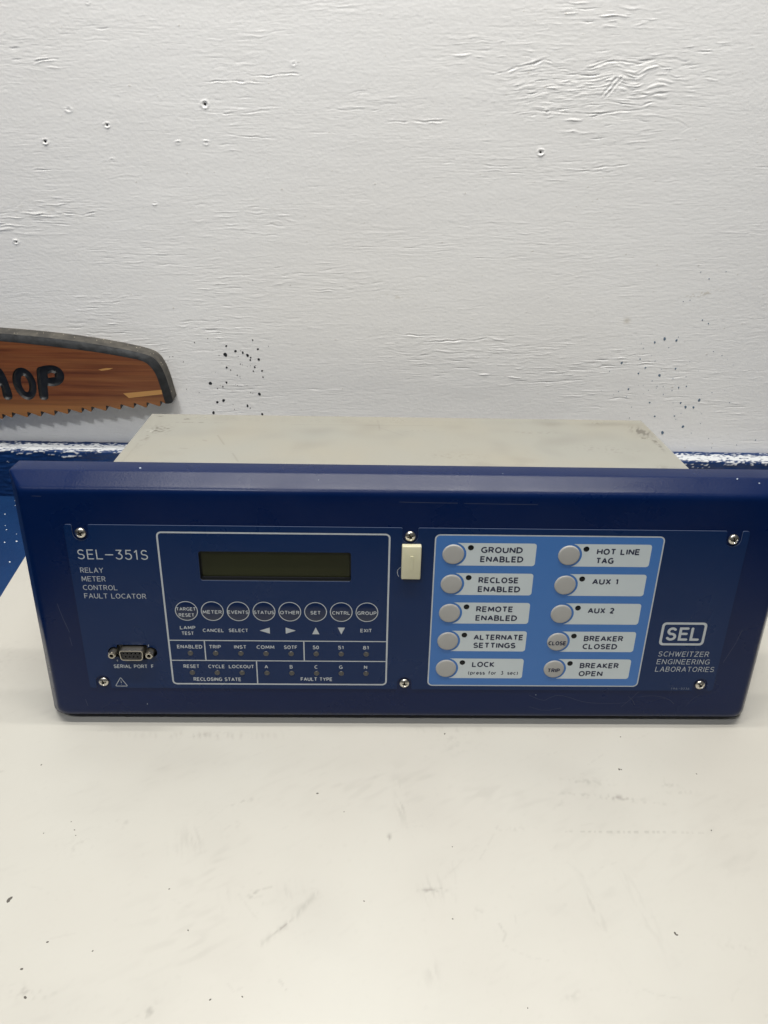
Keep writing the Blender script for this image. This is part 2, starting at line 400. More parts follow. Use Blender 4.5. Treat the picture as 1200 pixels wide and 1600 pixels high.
patch = np.clip(0.55 + 0.55 * F_(45, 12, 7), 0.1, 1.6)            # grain comes and goes along the sheet
g1 = warped(F_(8, 0.6, 1, 0.04)); g2 = warped(F_(16, 0.8, 2, 0.02)); g3 = F_(1.2, 1.1, 3); g4 = warped(F_(7, 0.6, 8, .04))
zp = zone * patch
H = 0.36 * zp * np.maximum(g1 - 1.25, 0) - 0.42 * zp * np.maximum(-g1 - 1.3, 0)
H += 0.24 * np.minimum(zp, 1.2) * np.maximum(g2 - 1.3, 0) - 0.22 * zp * np.maximum(-g2 - 1.4, 0)
H += 0.016 * g4 * (0.4 + 0.6 * patch) + 0.022 * g3 + 0.03 * F_(30, 8, 4)
# torn grain round the two knots
kn = 1.2 * ell(Xg, Zg, 150, 395, 75, 17, 3) + 1.0 * ell(Xg, Zg, 195, 399, 26, 13) + .8 * ell(Xg, Zg, 60, 160, 95, 13, -5)
gk = warped(F_(6, 1.2, 9, .10)); H += 0.16 * kn * np.clip(np.abs(gk) - .7, 0, 1.6) - .25 * kn * np.clip(-np.abs(gk) + .12, 0, 1)
sp = F_(0.9, 0.8, 6); H += 0.22 * np.maximum(sp - 3.0, 0)
jx = 0.45 * F_(5, 3, 16); jd = np.clip(.75 + .5 * F_(5, 2, 17), 0.1, 1.6)
def scratch(pts, depth, wdt, ridge=0.0):
    global H
    wdt = wdt * .6
    x0, x1 = min(p[0] for p in pts) - 8, max(p[0] for p in pts) + 8; z0, z1 = min(p[1] for p in pts) - 8, max(p[1] for p in pts) + 8
    c0, c1 = np.searchsorted(xs, (x0, x1)); r0, r1 = np.searchsorted(zs, (z0, z1)); w_ = (slice(r0, r1), slice(c0, c1))
    d, t = seg_dist(Xg[w_], Zg[w_] + jx[w_], pts); fade = np.clip(np.minimum(t, 1 - t) * 6, 0.15, 1) * jd[w_]
    H[w_] += fade * (-depth * np.exp(-(d / wdt) ** 2) + ridge * np.exp(-((d - wdt * 2) / wdt) ** 2))
for pts, dep, wd in (([(-168.9, 391.2), (-140, 391.6), (-116.5, 392.4)], .30, .9), ([(-132.3, 396.3), (-105, 397.5), (-87, 399.2)], .26, .9),
                     ([(-159.9, 367.4), (-140, 368.5), (-112.4, 371.4)], .22, 1), ([(-308.5, 402), (-296, 404.4), (-286, 403.9)], .30, 1),
                     ([(-154.8, 351.2), (-110.8, 348.7)], .16, .9), ([(-363.4, 282.6), (-347, 288), (-334.1, 297.5)], .14, .9),
                     ([(-310, 283), (-290, 281), (-276, 284)], .25, 1), ([(-330, 318), (-300, 320)], .18, 1), ([(-60, 372), (-20, 374)], .2, 1),
                     ([(121, 374.8), (160, 374.4), (200, 377.6), (208, 380)], .35, 1), ([(-17, 364.3), (37.7, 365.5)], .22, 1),
                     ([(67.3, 400.8), (90, 406), (113.7, 412.9), (122, 411)], .4, 1), ([(150, 408), (171.9, 413.3), (200, 412)], .35, 1),
                     ([(176.6, 402.3), (171, 395), (165.7, 387.8)], .5, 1.3), ([(182, 404), (176, 396), (168, 386)], .4, 1.2),
                     ([(200, 412), (217.6, 410.2), (211, 400), (222, 397)], .3, 1), ([(190, 389), (226, 392), (249, 390.7)], .4, 1.1),
                     ([(171.9, 383.2), (199.4, 381.4), (212, 384)], .3, 1), ([(230, 372), (245, 366), (240, 363)], .15, 1),
                     ([(150, 330), (185, 333), (205, 336)], .22, 1), ([(138, 327), (190, 329)], .15, .9), ([(60, 333), (100, 330)], .15, .9),
                     ([(-10, 177), (15, 174), (40, 175)], .35, 1.1), ([(20, 168), (60, 170), (92, 173), (110, 168)], .35, 1.1),
                     ([(60, 250), (130, 254)], .12, .9), ([(-60, 258), (60, 262)], .10, .9)):
    scratch(pts, dep, wd, dep * .5)
HOLES = [(-169.0, 374.0, 1.9), (-254.6, 356.2, 1.3), (-310.2, 342.1, 1.4), (-355.0, 256.2, 1.2), (120.2, 343.2, 1.6)]
BUMPS = [(-285.2, 367.5, 3.2), (-92.6, 405.5, 2.2), (-254.7, 328.5, 1.7), (-195.3, 344.0, 2.0), (-170.9, 344.3, 2.6), (-255.0, 444.5, 1.6), (-222.1, 293.0, 1.5), (121.5, 374.8, 2.4)]
for hx_, hz_, r in HOLES:
    d = np.hypot(Xg - hx_, Zg - hz_); H += 0.75 * np.exp(-((d - r * 1.5) / 0.8) ** 2) * (0.7 + 0.5 * g3 * 0.4) - 1.6 * np.exp(-(d / (r * 0.8)) ** 2)
for hx_, hz_, r in BUMPS:
    d = np.hypot(Xg - hx_, (Zg - hz_) * 1.2); H += 0.5 * np.exp(-((d - r * .8) / 0.9) ** 2) * (0.6 + 0.35 * g1) - 0.3 * np.exp(-(d / (r * .5)) ** 2)
xo = np.concatenate([[-1400, -800], xs, [800, 1400]]); zo = np.concatenate([[-60], zs, [700, 1200]])
Ho = np.pad(H, ((1, 2), (2, 2)))
XO, ZO = np.meshgrid(xo, zo)
V = np.stack([XO, wally(XO) - Ho, ZO], -1) * S
wall = grid_mesh('wall', V, len(zo), len(xo), M_wall)
tag(wall, 'white painted plywood wall with raised grain, nail holes and paint spatter', 'wall')
dirt = np.zeros_like(H)
dirt += 0.8 * ell(Xg, Zg, 224, 194, 3, 3) + 0.5 * ell(Xg, Zg, -3, 213, 14, 2.5) * (g3 > .6) + 0.9 * ell(Xg, Zg, 290, 222, 16, 2.2, 10) * (g3 > .5)
dirt += 0.25 * ell(Xg, Zg, -325, 285, 40, 10) * (g3 > .9) + 0.2 * ell(Xg, Zg, -120, 285, 20, 20) * (g3 > 1.3)
dirt += 0.9 * (sp > 3.4)
set_attr(wall, 'dirt', np.clip(np.pad(dirt, ((1, 2), (2, 2))), 0, 1))

def wall_blob(pts, M, name, h=0.25):
    """thin dried drops on the wall, each an irregular little dome"""
    V, F = [], []
    for (bx, bz, r) in pts:
        k = len(V); n = 10; ph = random.random() * 6; sy = random.uniform(1.0, 1.35)
        hh = float(H[min(max(int((bz - zs[0]) / DZ), 0), nz - 1), min(max(int((bx - xs[0]) / D), 0), nx - 1)])
        y = wally(bx) - hh
        for ring, (rr, dy) in enumerate(((1.0, -0.35), (0.92, h * .7), (0.55, h))):
            for j in range(n):
                a = 2 * math.pi * j / n; q = r * rr * (1 + .14 * math.sin(2 * a + ph) + .08 * math.sin(3 * a + 2 * ph))
                V.append((bx + q * math.cos(a), y - dy, bz + q * sy * math.sin(a)))
        for ring in range(2):
            for j in range(n):
                a, b = k + ring * n + j, k + ring * n + (j + 1) % n; F.append((a, b, b + n, a + n))
        F.append(tuple(k + 2 * n + j for j in range(n)))
    return pydata(name, V, F, M, wall, 60)
for hx_, hz_, r in HOLES:
    wall_blob([(hx_, hz_, r * .72)], M_hole_shade, 'nail_hole', h=0.85)  # dark disc set in each dip paints the shade inside the hole
BLK = [(-169.3,159.5),(-171.0,150.3),(-160.6,154.3),(-153.4,152.8),(-148.9,150.1),(-145.9,147.8),(-146.5,145.2),(-138.1,156.9),(-137.9,146.1),(-170.8,136.7),(-142.5,137.6),(-144.2,133.4),(-135.3,133.9),(-134.8,127.1),(-167.0,134.1),(-160.8,128.7),(-156.7,140.6),(-189.0,119.0),(-172.4,120.3),(-176.5,115.8),(-182.2,113.4),(-139.6,108.2),(-183.8,98.1),(-177.2,100.2),(-152.8,94.7),(-188.9,85.9),(-138.1,85.3),(-142.6,166.2),(-166.8,90.5),(-148.5,110.0),(-150.2,92.2),(-200.5,162.5),(-227.1,146.7),(-223.7,147.2),(-229.2,142.3),(-213.8,141.7),(-214.0,112.0)]
BR = [1.1,1.9,1.3,1.0,1.5,.9,.9,1.1,1.2,1.0,1.0,.8,1.0,.8,.6,.6,.5,1.7,1.0,.8,.6,1.5,1.3,1.5,1.2,1.6,1.3,.7,.4,.4,.5,.5,.4,.4,.4,.5,.4]
for (a, b), r in zip(BLK, BR): wall_blob([(a, b, r)], M_spat_black, 'paint_drop')
wall_blob([(random.gauss(-158, 22), random.gauss(125, 26), random.uniform(.22, .4)) for _ in range(22)], M_spat_black, 'paint_mist')['kind'] = 'stuff'
BLU = [(264.7,176.7),(276.8,175.3),(255.7,172.8),(277.9,178.9),(227.0,150.6),(244.6,155.1),(251.9,146.0),(246.0,139.7),(282.5,145.7),(267.8,138.1),(260.1,121.7),(267.8,126.2),(290.3,125.3),(297.9,126.8),(239.2,122.3),(238.6,113.7),(264.0,107.8),(296.2,108.2),(302.3,103.6),(310.7,103.4),(314.7,111.8),(246.4,102.3),(272.6,92.2),(293.2,93.1),(304.8,81.0),(322.4,85.2),(284.7,73.4),(315.3,73.7),(335.5,67.7),(295.1,137.3),(282.3,134.9),(260.1,153.4),(229.5,119.6),(270.8,167.8),(245.5,166.6),(294.0,236.8),(284.6,243.0),(308.4,243.8),(280.7,215.9),(274.5,214.5),(297.4,196.6),(304.2,193.2),(325.8,160.7),(316.3,164.8),(276.2,117.4),(216.4,141.4),(385.8,66.9),(367.2,60.7),(341.5,56.3),(295.4,89.4),(299.3,96.2),(346.8,109.7),(325.8,120.4),(246.5,89.8),(274.1,125.9),(284.2,121.9),(261.6,132.0)]
BB = {0:1.6,1:1.4,2:1.2,4:1.4,5:.8,6:1.0,7:1.0,8:1.1,9:1.5,12:.9,13:.8,14:1.1,16:1.1,17:1.1,18:1.5,19:1.3,20:1.8,22:1.1,23:.9,24:1.5,26:1.9,40:.8,41:.8,46:.8,35:.7}
for i, (a, b) in enumerate(BLU): wall_blob([(a, b, .85 * BB.get(i, .5))], M_spat_blue, 'paint_drop')
wall_blob([(random.gauss(280, 36), random.gauss(118, 34), random.uniform(.16, .3)) for _ in range(40)], M_spat_blue, 'paint_mist')['kind'] = 'stuff'

# ---- blue board along the foot of the wall, its top edge smeared with white paint
dx_ = 1.0
tx = np.arange(-700, 700, dx_); prof = []            # (out from wall, z relative to board top)
for u in np.linspace(0, 18.6, 24): prof.append((u, 0.0))
for a in np.linspace(80, 0, 6): prof.append((18.6 + 2.4 * math.cos(math.radians(a)), -2.4 + 2.4 * math.sin(math.radians(a))))
for v in np.linspace(-3.4, -60, 57): prof.append((21.0, v))
prof = np.array(prof); npz = len(prof); ntx = len(tx)
arcl = np.concatenate([[0], np.cumsum(np.hypot(*np.diff(prof, axis=0).T))])
n1 = field(npz, ntx, 1.0, 2.2, 1.0, 11); n2 = field(npz, ntx, 1.0, 9, 1.4, 12); n3 = field(npz, ntx, 1.0, 1.2, 1.0, 13)
A = arcl[:, None] + np.zeros((1, ntx))
wht = 0.5 + 0.9 * np.minimum(A - (6.5 + 1.0 * n2), (19.0 + 2.0 * n2) - A) / 3.2 + 0.70 * n1 + 0.25 * n3 - .08
wht = np.clip(wht * 1.6 - 0.3, 0, 1)
wht[(A > 23) & (n3 > 3.0)] = 0.9
wht = np.maximum(wht, (A > 22) * (A < 34) * ((n2 + .5 * n1) > 2.5) * 0.95)
hgt = 0.35 * wht + 0.18 * n2 + 0.10 * n1
ztop = 49.7 + 0.004 * tx
ang = np.where(A < 18.6, 90, np.where(A > 22.4, 0, 45)) * math.pi / 180
OUT = prof[:, 0][:, None] + hgt * np.cos(ang); ZZ = prof[:, 1][:, None] + ztop[None, :] + hgt * np.sin(ang)
V = np.stack([tx[None, :] + 0 * OUT, wally(tx)[None, :] - OUT, ZZ], -1) * S
trim = grid_mesh('backsplash_board', V, npz, ntx, M_blueface, flip=True)
set_attr(trim, 'white', wht)
tag(trim, 'dark blue board along the foot of the wall, its top edge smeared white', 'backsplash')

# ---- blue bench top
def box(name, x0, x1, y0, y1, z0, z1, M, parent=None, bev=0.0, seg=2):
    bm = bmesh.new(); bmesh.ops.create_cube(bm, size=1)
    for v in bm.verts: v.co = Vector((x0 if v.co.x < 0 else x1, y0 if v.co.y < 0 else y1, z0 if v.co.z < 0 else z1)) * S
    if bev: bmesh.ops.bevel(bm, geom=bm.edges[:], offset=bev * S, segments=seg, affect='EDGES', profile=.6)
    me = bpy.data.meshes.new(name); bm.to_mesh(me); bm.free()
    return link(name, me, M, parent, 40)
bench = box('workbench_top', -700, 700, -392, 327.0, -50, -9.0, M_bench, bev=1.5)
tag(bench, 'blue painted workbench top showing left of the white board', 'workbench')
def specks(pts, z, M, parent, name):
    for (px, py, r) in pts:
        V, F = [], []
        k = len(V); n = 7; ph = random.random() * 6
        for rr, dz in ((1, -.05), (.8, .12), (.3, .2)):
            for j in range(n):
                a = 2 * math.pi * j / n; q = r * rr * (1 + .3 * math.sin(2 * a + ph)); V.append((px + q * math.cos(a), py + q * math.sin(a), z + dz))
        for ring in range(2):
            for j in range(n):
                a, b = k + ring * n + j, k + ring * n + (j + 1) % n; F.append((a, b, b + n, a + n))
        F.append(tuple(k + 2 * n + j for j in range(n)))
        pydata(name, V, F, M, parent, 60)
specks([(-406.5, 283.4, .8), (-393.9, 254.5, .7), (-387.3, 232.5, .9), (-376.3, 234.5, 1.1), (-370.0, 200.1, .9), (-402, 300, .5), (-398, 262, .45), (-381, 247, .4), (-392, 216, .4), (-412, 272, .5), (-420, 250, .8), (-405, 310, 1.6)], -9.0, M_speck_white, bench, 'paint_speck')

# ---- cream laminate board the instrument stands on
bx = np.arange(-352, 430.01, 1.0); by = np.arange(-386, 286.01, 1.0); nbx, nby = len(bx), len(by)
BX, BY = np.meshgrid(bx, by)
f1 = field(nby, nbx, 1.0, 1.4, 1.4, 21); f2 = field(nby, nbx, 1.0, 7, 2.2, 22, .5); f3 = field(nby, nbx, 1.0, 24, 16, 23); f4 = field(nby, nbx, 1.0, 1.0, 6, 24, .25)
dt = np.zeros_like(BX)
dt += 0.030 * np.maximum(f3 + .2, 0) + 0.022 * np.maximum(f2 - .7, 0) * np.clip(f3 + .8, 0, 2) + 0.03 * np.maximum(f1 - 1.3, 0)
def smudge(cx, cy, rx, ry, ang, k, tex=f1, th=0.0):
    global dt
    dt += 1.25 * k * ell(BX, BY, cx, cy, rx, ry, ang) * np.clip(tex - th + .35, 0, 1.6)
for a in ((-136.9, -104.1, 13, 9, 30, .13, f4, .2), (-208.9, -109.8, 8, 6, 20, .12, f1, .3), (-96.7, -140.3, 6, 2.2, -25, .30, f1, .3), (-72.8, -139.7, 6, 7, 80, .10, f4, .4),
          (-140.5, -206.6, 4, 3, 60, .28, f1, .0), (-208.5, -196.7, 13, 3, -5, .26, f1, .3), (-111.6, -142.7, 3, 9, 10, .10, f4, .3), (-187.2, -93.6, 9, 3, 10, .14, f1, .4),
          (-113.8, -95.2, 4, 2, 30, .3, f1, .5), (-114.2, -78.2, 5, 1.2, 10, .3, f1, .3), (-106.1, -75.2, 6, 1.5, 10, .28, f1, .4), (-142, -20, 45, 3, 0, .20, f4, .5),
          (-124.0, -126.2, 30, 14, 20, .06, f2, .3), (-130, -165, 30, 20, 30, .06, f2, .4), (128, -60, 17, 2.2, -4, .20, f1, -.1), (182.6, -61.6, 5, 3, 0, .25, f1, .2), (190, -68, 9, 2, 0, .14, f1, .3),
          (143, -72.8, 14, 2.0, -4, .38, f1, -.2), (115, -70, 12, 1.3, -4, .22, f1, .2), (165, -77, 12, 1.0, -6, .16, f1, .2), (60, -70, 40, 8, -5, .09, f2, .2), (63, -97, 14, 1.6, 0, .16, f1, .4),
          (14.1, -138.8, 9, 8, 80, .15, f4, .0), (14.1, -139.2, 8, 1.1, 0, .55, f1, .0), (-4, -76, 3, 14, 5, .24, f4, .0), (-12, -103, 1.2, 2.5, 0, .4, f1, -.3), (37, -26, 11, 8, 0, .10, f1, .5), (30, -14, 30, 3, 0, .16, f4, .5),
          (87.4, -199.6, 9, 2, 20, .14, f1, .3), (109, -150, 3.5, 25, 12, .12, f4, .2), (138, -150, 4, 25, 12, .11, f4, .2), (40.4, -154.8, 2.5, 4, 20, .22, f1, .2), (185.4, -174, 9, 4, -20, .13, f1, .2),
          (9.9, -187.5, 9, 4, 80, .12, f4, .3), (-20, -60, 30, 18, 0, .05, f2, .2), (-60, -60, 60, 20, 0, .04, f2, .2), (150, -110, 80, 30, 0, .03, f2, .2), (-330, 60, 30, 20, 0, .06, f1, .5)):
    smudge(*a)
d, t = seg_dist(BX, BY, [(103, -98.8), (128, -99.4), (172.6, -99.4), (195, -99.8)])
dt += 0.75 * np.exp(-(d / .55) ** 2) * (np.sin(BX * 1.35 + 2 * np.sin(BX * .31)) > .1) * ell(BX, BY, 148, -99, 42, 20)
d, t = seg_dist(BX, BY, [(-57, -141), (-63, -149), (-69, -156.5), (-77, -163.4), (-86, -171)])
dt += np.exp(-(d / 1.9) ** 2) * .22 * np.clip(f4 + .9, 0, 1.3) + np.exp(-((d) / .6) ** 2) * .7 * np.exp(-((t - .7) / .16) ** 2) * (f1 > -.6)
d, t = seg_dist(BX, BY, [(-238, 5), (-232, 2), (-225, 4)]); dt += .0 * d
for pts in ([(-84, -137), (-92, -139), (-96, -144)], [(-290, -60), (-284, -54), (-276, -52)], [(-76, -190), (-72, -193), (-70, -196)], [(50, -158), (54, -166), (52, -170)]):
    d, t = seg_dist(BX, BY, pts); dt += .28 * np.exp(-(d / .7) ** 2) * (f1 > -.5)
rng = np.random.default_rng(99)
for _ in range(46):
    cx_, cy_ = rng.uniform(-300, 300), rng.uniform(-225, 0); a_ = rng.normal(.15, .7); l_ = rng.uniform(3, 16)
    d, t = seg_dist(BX, BY, [(cx_ - l_ * math.cos(a_), cy_ - l_ * math.sin(a_)), (cx_ + rng.normal(0, 1.5), cy_ + rng.normal(0, 1.5)), (cx_ + l_ * math.cos(a_), cy_ + l_ * math.sin(a_))])
    dt += rng.uniform(.05, .16) * np.exp(-(d / .55) ** 2) * (f1 > -.3)
V = np.stack([BX, BY, 0 * BX + 0.0], -1) * S
board = grid_mesh('tabletop_board', V, nby, nbx, M_board)
set_attr(board, 'dirt', np.clip(dt, 0, 1))
bm = bmesh.new(); bm.from_mesh(board.data)
be = [e_ for e_ in bm.edges if e_.is_boundary]
r_ = bmesh.ops.extrude_edge_only(bm, edges=be)
for v in [g for g in r_['geom'] if isinstance(g, bmesh.types.BMVert)]: v.co.z = -9.0 * S
bmesh.ops.recalc_face_normals(bm, faces=bm.faces[:])
bm.to_mesh(board.data); bm.free(); board.data.set_sharp_from_angle(angle=math.radians(40))
tag(board, 'smudged cream white laminate board lying on the blue bench under the instrument', 'board')
specks([(-237.9, -145.1, 1.5), (-237.2, -144.0, 1.2), (-208.5, -199.5, .9), (-215.8, -184.7, .8), (-206.8, -169.9, .7), (-252.8, -46.7, .6), (-60.0, -69.8, .8), (-129.0, -163.4, .5), (-145.1, -138.2, .5), (-93.1, -199.6, .5), (-232.8, -100.4, .4),
        (-41.6, -84.3, .4), (151.2, -49.2, .8), (152.6, -49.4, .6), (30.5, -17.7, .7), (152.8, -165.9, .9), (153.6, -166.8, .7), (199, -98, .6), (205, -53, .5), (-110, -201, .6), (-180, -175, .5), (28, -110, .4), (-28, -146, .5), (24, -157, .5), (-218, -92, .4),
        (-214, -98, .5), (-212, -102, .4), (60, -206, .4), (-76, 0, .5), (-310, 20, .5), (-330, -5, .6), (160, -20, .5), (-296, -22, .5)], 0.0, M_speck_dark, board, 'grit')

# ================================================================== THE SAW SIGN ON THE WALL
def resample(p, step):
    out = [p[0]]
    for a, b in zip(p, p[1:]):
        n = max(1, int(math.dist(a, b) / step)); out += [(a[0] + (b[0] - a[0]) * k / n, a[1] + (b[1] - a[1]) * k / n) for k in range(1, n + 1)]
    return out
def smooth_open(p, it=2):
    for _ in range(it):
        q = [p[0]]
        for a, b in zip(p, p[1:]): q += [(a[0] * .75 + b[0] * .25, a[1] * .75 + b[1] * .25), (a[0] * .25 + b[0] * .75, a[1] * .25 + b[1] * .75)]
        p = q + [p[-1]]
    return p
topline = [(-700, 150), (-640, 168), (-560, 175), (-470, 177), (-382.2, 173.6), (-337, 170.2), (-297.9, 165.6), (-267.8, 160.4), (-246, 155.6), (-237, 151), (-231.6, 141), (-228.5, 128.5), (-226.8, 116.1), (-225.2, 105.4)]
topc = smooth_open(topline, 2)
tips = [(-401.5, 83.0), (-391.2, 85.0), (-375.3, 85.8), (-361.5, 87.0), (-347.5, 88.2), (-333.4, 90.3), (-319.2, 92.0), (-309.2, 93.3), (-294.0, 94.8), (-279.2, 96.5), (-265.4, 98.3), (-252.4, 99.3), (-238.4, 101.0)]
k = -401.5; zz = 83.0
pre = []
while k > -690:
    k -= 13.8; zz -= .9 if k > -520 else -.7; pre.append((k, zz))
tips = list(reversed(pre)) + tips
low = []
for i, (a, b) in enumerate(tips):
    low.append((a - .7, b + .1)); low.append((a + .5, b + .4)); low.append((a + 0.9, b + 5.6)); low.append((a + 1.9, b + 5.9))
low += [(-232.4, 104.2), (-227, 104.0)]
outline = [(-700, 150)] + topc[1:] + list(reversed(low)) + [(-712, 110)]
SAWT = 19.0
saw = bpy.data.objects.new('saw_sign', None); COL.objects.link(saw)
saw.location = (-0.310, (wally(-310) - SAWT) * S, 0.100); saw.rotation_euler = (0, 0, math.atan(WX)); saw.empty_display_size = .05
tag(saw, 'cedar wood sign shaped like a hand saw, black carved letters, hung on the white wall', 'sign')
def SL(x_, z_, d_=0.0): return (x_ + 310, d_, z_ - 100)          # d_ = depth into the board
# letters: outlines in wall coordinates
Oout = [(-370 + 11.5 * math.cos(a) * (1 + .05 * math.sin(a)), 122.6 + 17.4 * math.sin(a)) for a in np.linspace(0, 2 * math.pi, 40)[:-1]]
Oin = [(-369.6 + 3.6 * math.cos(a), 122.6 + 8.8 * math.sin(a)) for a in np.linspace(0, 2 * math.pi, 24)[:-1]]
Pout = smooth_open([(-347.6, 121.0), (-348.6, 113), (-349.2, 108.2), (-351.0, 105.9), (-354, 105.3), (-357.4, 106.0), (-358.5, 108.9), (-357.6, 121), (-355.6, 135), (-354.6, 139.9), (-349, 142), (-342.8, 143.2), (-335.8, 142.9), (-330.6, 139.6), (-328.3, 134.0), (-330, 127), (-335.6, 122.0), (-342, 120.4), (-347.6, 121.0)], 1)[:-1]
Pin = [(-345.2, 129.6), (-345.0, 133.6), (-341.2, 135.2), (-337.9, 134.4), (-338.5, 130.7)]
def hletter(x0):
    p = [(0, 0), (2.5, -1.4), (6, -1.2), (8, 1.4), (8.2, 12), (8.6, 14), (13.4, 14.4), (14.4, 12), (13.6, 1.6), (16, -1.0), (20, -1.4), (23.4, 1), (23.6, 8), (22.2, 22), (19.6, 32), (16.6, 33.5), (12.6, 32.4), (11.6, 28), (12.6, 21.6), (8.2, 21.2), (7.2, 31), (4, 33.4), (.4, 32), (-.6, 20)]
    return smooth_open([(x0 + a, 106.0 + b) for a, b in p + [p[0]]], 1)[:-1]
Hout = hletter(-408.6)
Ssk = [(-414, 133), (-420, 138.5), (-428, 138), (-431, 131), (-425, 124.5), (-417, 120), (-414, 112.5), (-419, 106), (-427, 105), (-433, 110)]
def thick(sk, r):
    sk = smooth_open(sk, 2); L_, R_ = [], []
    for i in range(len(sk)):
        a = sk[max(0, i - 1)]; b = sk[min(len(sk) - 1, i + 1)]; l = math.dist(a, b); nx_, nz_ = -(b[1] - a[1]) / l, (b[0] - a[0]) / l
        L_.append((sk[i][0] + nx_ * r, sk[i][1] + nz_ * r)); R_.append((sk[i][0] - nx_ * r, sk[i][1] - nz_ * r))
    return L_ + list(reversed(R_))
Sout = thick(Ssk, 4.0)
LET = [('S', [Sout]), ('H', [Hout]), ('O', [Oout, Oin]), ('P', [Pout, Pin])]
inner = smooth_open([(-702, 138), (-640, 158), (-560, 167.5), (-470, 170.5), (-383.8, 167.0), (-338.5, 162.9), (-293.1, 157.8), (-261.3, 152.4), (-247.5, 149.2), (-241.7, 143.2), (-237.8, 135.7), (-235.0, 120.4), (-232.6, 104.3)], 2)
def inside(p, poly):
    c = False; n = len(poly); j = n - 1
    for i in range(n):
        if (poly[i][1] > p[1]) != (poly[j][1] > p[1]) and p[0] < (poly[j][0] - poly[i][0]) * (p[1] - poly[i][1]) / (poly[j][1] - poly[i][1]) + poly[i][0]: c = not c
        j = i
    return c
cv, ce = [], []
def addpoly(p, closed=True):
    k = len(cv); cv.extend(p); n = len(p)
    ce.extend((k + i, k + (i + 1) % n) for i in range(n if closed else n - 1))
addpoly(resample(outline + [outline[0]], 2.5)[:-1])
addpoly(resample(inner, 1.5)[:-1] + [inner[-1]], False)
for _, ls in LET:
    for l in ls: addpoly(resample(l + [l[0]], 1.0)[:-1])
gx = np.arange(-440, -322, 1.0)
for a in gx:
    for b in np.arange(102, 146, 1.0):
        for _, ls in LET:
            if inside((a, b), ls[0]) and not any(inside((a, b), h_) for h_ in ls[1:]): cv.append((float(a) + random.uniform(-.2, .2), float(b) + random.uniform(-.2, .2))); break
for a in np.arange(-695, -226, 3.0):
    for b in np.arange(70, 180, 3.0):
        cv.append((float(a), float(b)))
for i in range(len(topc) - 1):                       # points inside the painted rim
    pass
res = delaunay_2d_cdt([Vector(p) for p in cv], ce, [], 0, 1e-4)
rv = [(v.x, v.y) for v in res[0]]; rf = [tuple(f) for f in res[2]]
ringpoly = [(-700, 150)] + topc[1:] + [(-227, 104.0), (-232.4, 104.2)] + list(reversed(inner))
groups = {'wood_face': [], 'painted_rim': []}
for nm, ls in LET: groups['L' + nm] = []
for f in rf:
    c = (sum(rv[i][0] for i in f) / 3, sum(rv[i][1] for i in f) / 3)
    if not inside(c, outline): continue
    a, b, c2 = (rv[i] for i in f)
    if (b[0] - a[0]) * (c2[1] - a[1]) - (c2[0] - a[0]) * (b[1] - a[1]) < 0: f = tuple(reversed(f))
    g = 'painted_rim' if inside(c, ringpoly) else 'wood_face'
    for nm, ls in LET:
        if inside(c, ls[0]) and not any(inside(c, h_) for h_ in ls[1:]): g = 'L' + nm
    groups[g].append(f)
def dist_loops(p, loops):
    best = 1e9
    for l in loops:
        n = len(l)
        for i in range(n):
            a, b = l[i], l[(i + 1) % n]; dx, dz = b[0] - a[0], b[1] - a[1]; t = max(0, min(1, ((p[0] - a[0]) * dx + (p[1] - a[1]) * dz) / (dx * dx + dz * dz + 1e-9)))
            best = min(best, math.hypot(p[0] - a[0] - t * dx, p[1] - a[1] - t * dz))
    return best
def part_mesh(name, faces, M, depth=None, smooth=50):
    idx = {}; V = []; F = []
    for f in faces:
        q = []
        for i in f:
            if i not in idx:
                idx[i] = len(V); p = rv[i]; V.append(SL(p[0], p[1], depth(p) if depth else 0.0))
            q.append(idx[i])
        F.append(tuple(q))
    o = pydata(name, V, F, M, saw, smooth)
    return o, [p for p in idx]
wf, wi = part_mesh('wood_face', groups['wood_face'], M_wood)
sap_bounce_v = []
def band(p, a, b, c_, d_):                           # pale sapwood streak with blunt ends
    x0, x1, s0, s1 = a, b, c_, d_
    return 1.0 if inside(p, [(x0, c_), (x1, d_), (x1, d_ - 4.8), (x0 + 5, c_ - 5.0)]) else 0.0
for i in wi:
    x_, z_ = rv[i]; sap_bounce_v.append(0.30 * max(0, min(1, (112 + .03 * (x_ + 310) - z_) / 16)))  # paler lower wood: table bounce painted in along with the wood tone
set_attr(wf, 'sap_bounce', np.array(sap_bounce_v))
for (poly, z_) in (([(-273.5, 114.6), (-234.6, 119.3), (-234.2, 114.6), (-268.5, 109.6)], -.05), ([(-294, 139.6), (-286, 141.4), (-279, 141.4), (-283, 139.8), (-291, 138.4)], -.05)):
    V = [SL(a, b, z_) for a, b in poly]
    o = pydata('sapwood_streak', V, [tuple(range(len(V)))[::-1] if False else tuple(reversed(range(len(V))))], M_wood, saw)
    set_attr(o, 'sap_bounce', np.full(len(V), .95))
def rimdepth(p):
    d_o = dist_loops(p, [topc]) if False else min(math.hypot(p[0] - q[0], p[1] - q[1]) for q in topc_d)
    d_i = min(math.hypot(p[0] - q[0], p[1] - q[1]) for q in inner_d)
    t = d_i / (d_i + d_o + 1e-6)
    return 0.15 + 1.3 * t + 2.6 * max(0, t - .55) ** .5
topc_d = resample(topc, 1.0); inner_d = resample(inner, 1.0)
rim, _ = part_mesh('painted_rim', groups['painted_rim'], M_blackpaint, rimdepth)
for nm, ls in LET:
    half = {'S': 4.0, 'H': 4.2, 'O': 4.2, 'P': 4.8}[nm]
    part_mesh('carved_letter', groups['L' + nm], M_letter, lambda p: 0.05 + 2.6 * min(1, dist_loops(p, ls) / 1.5) ** .8)
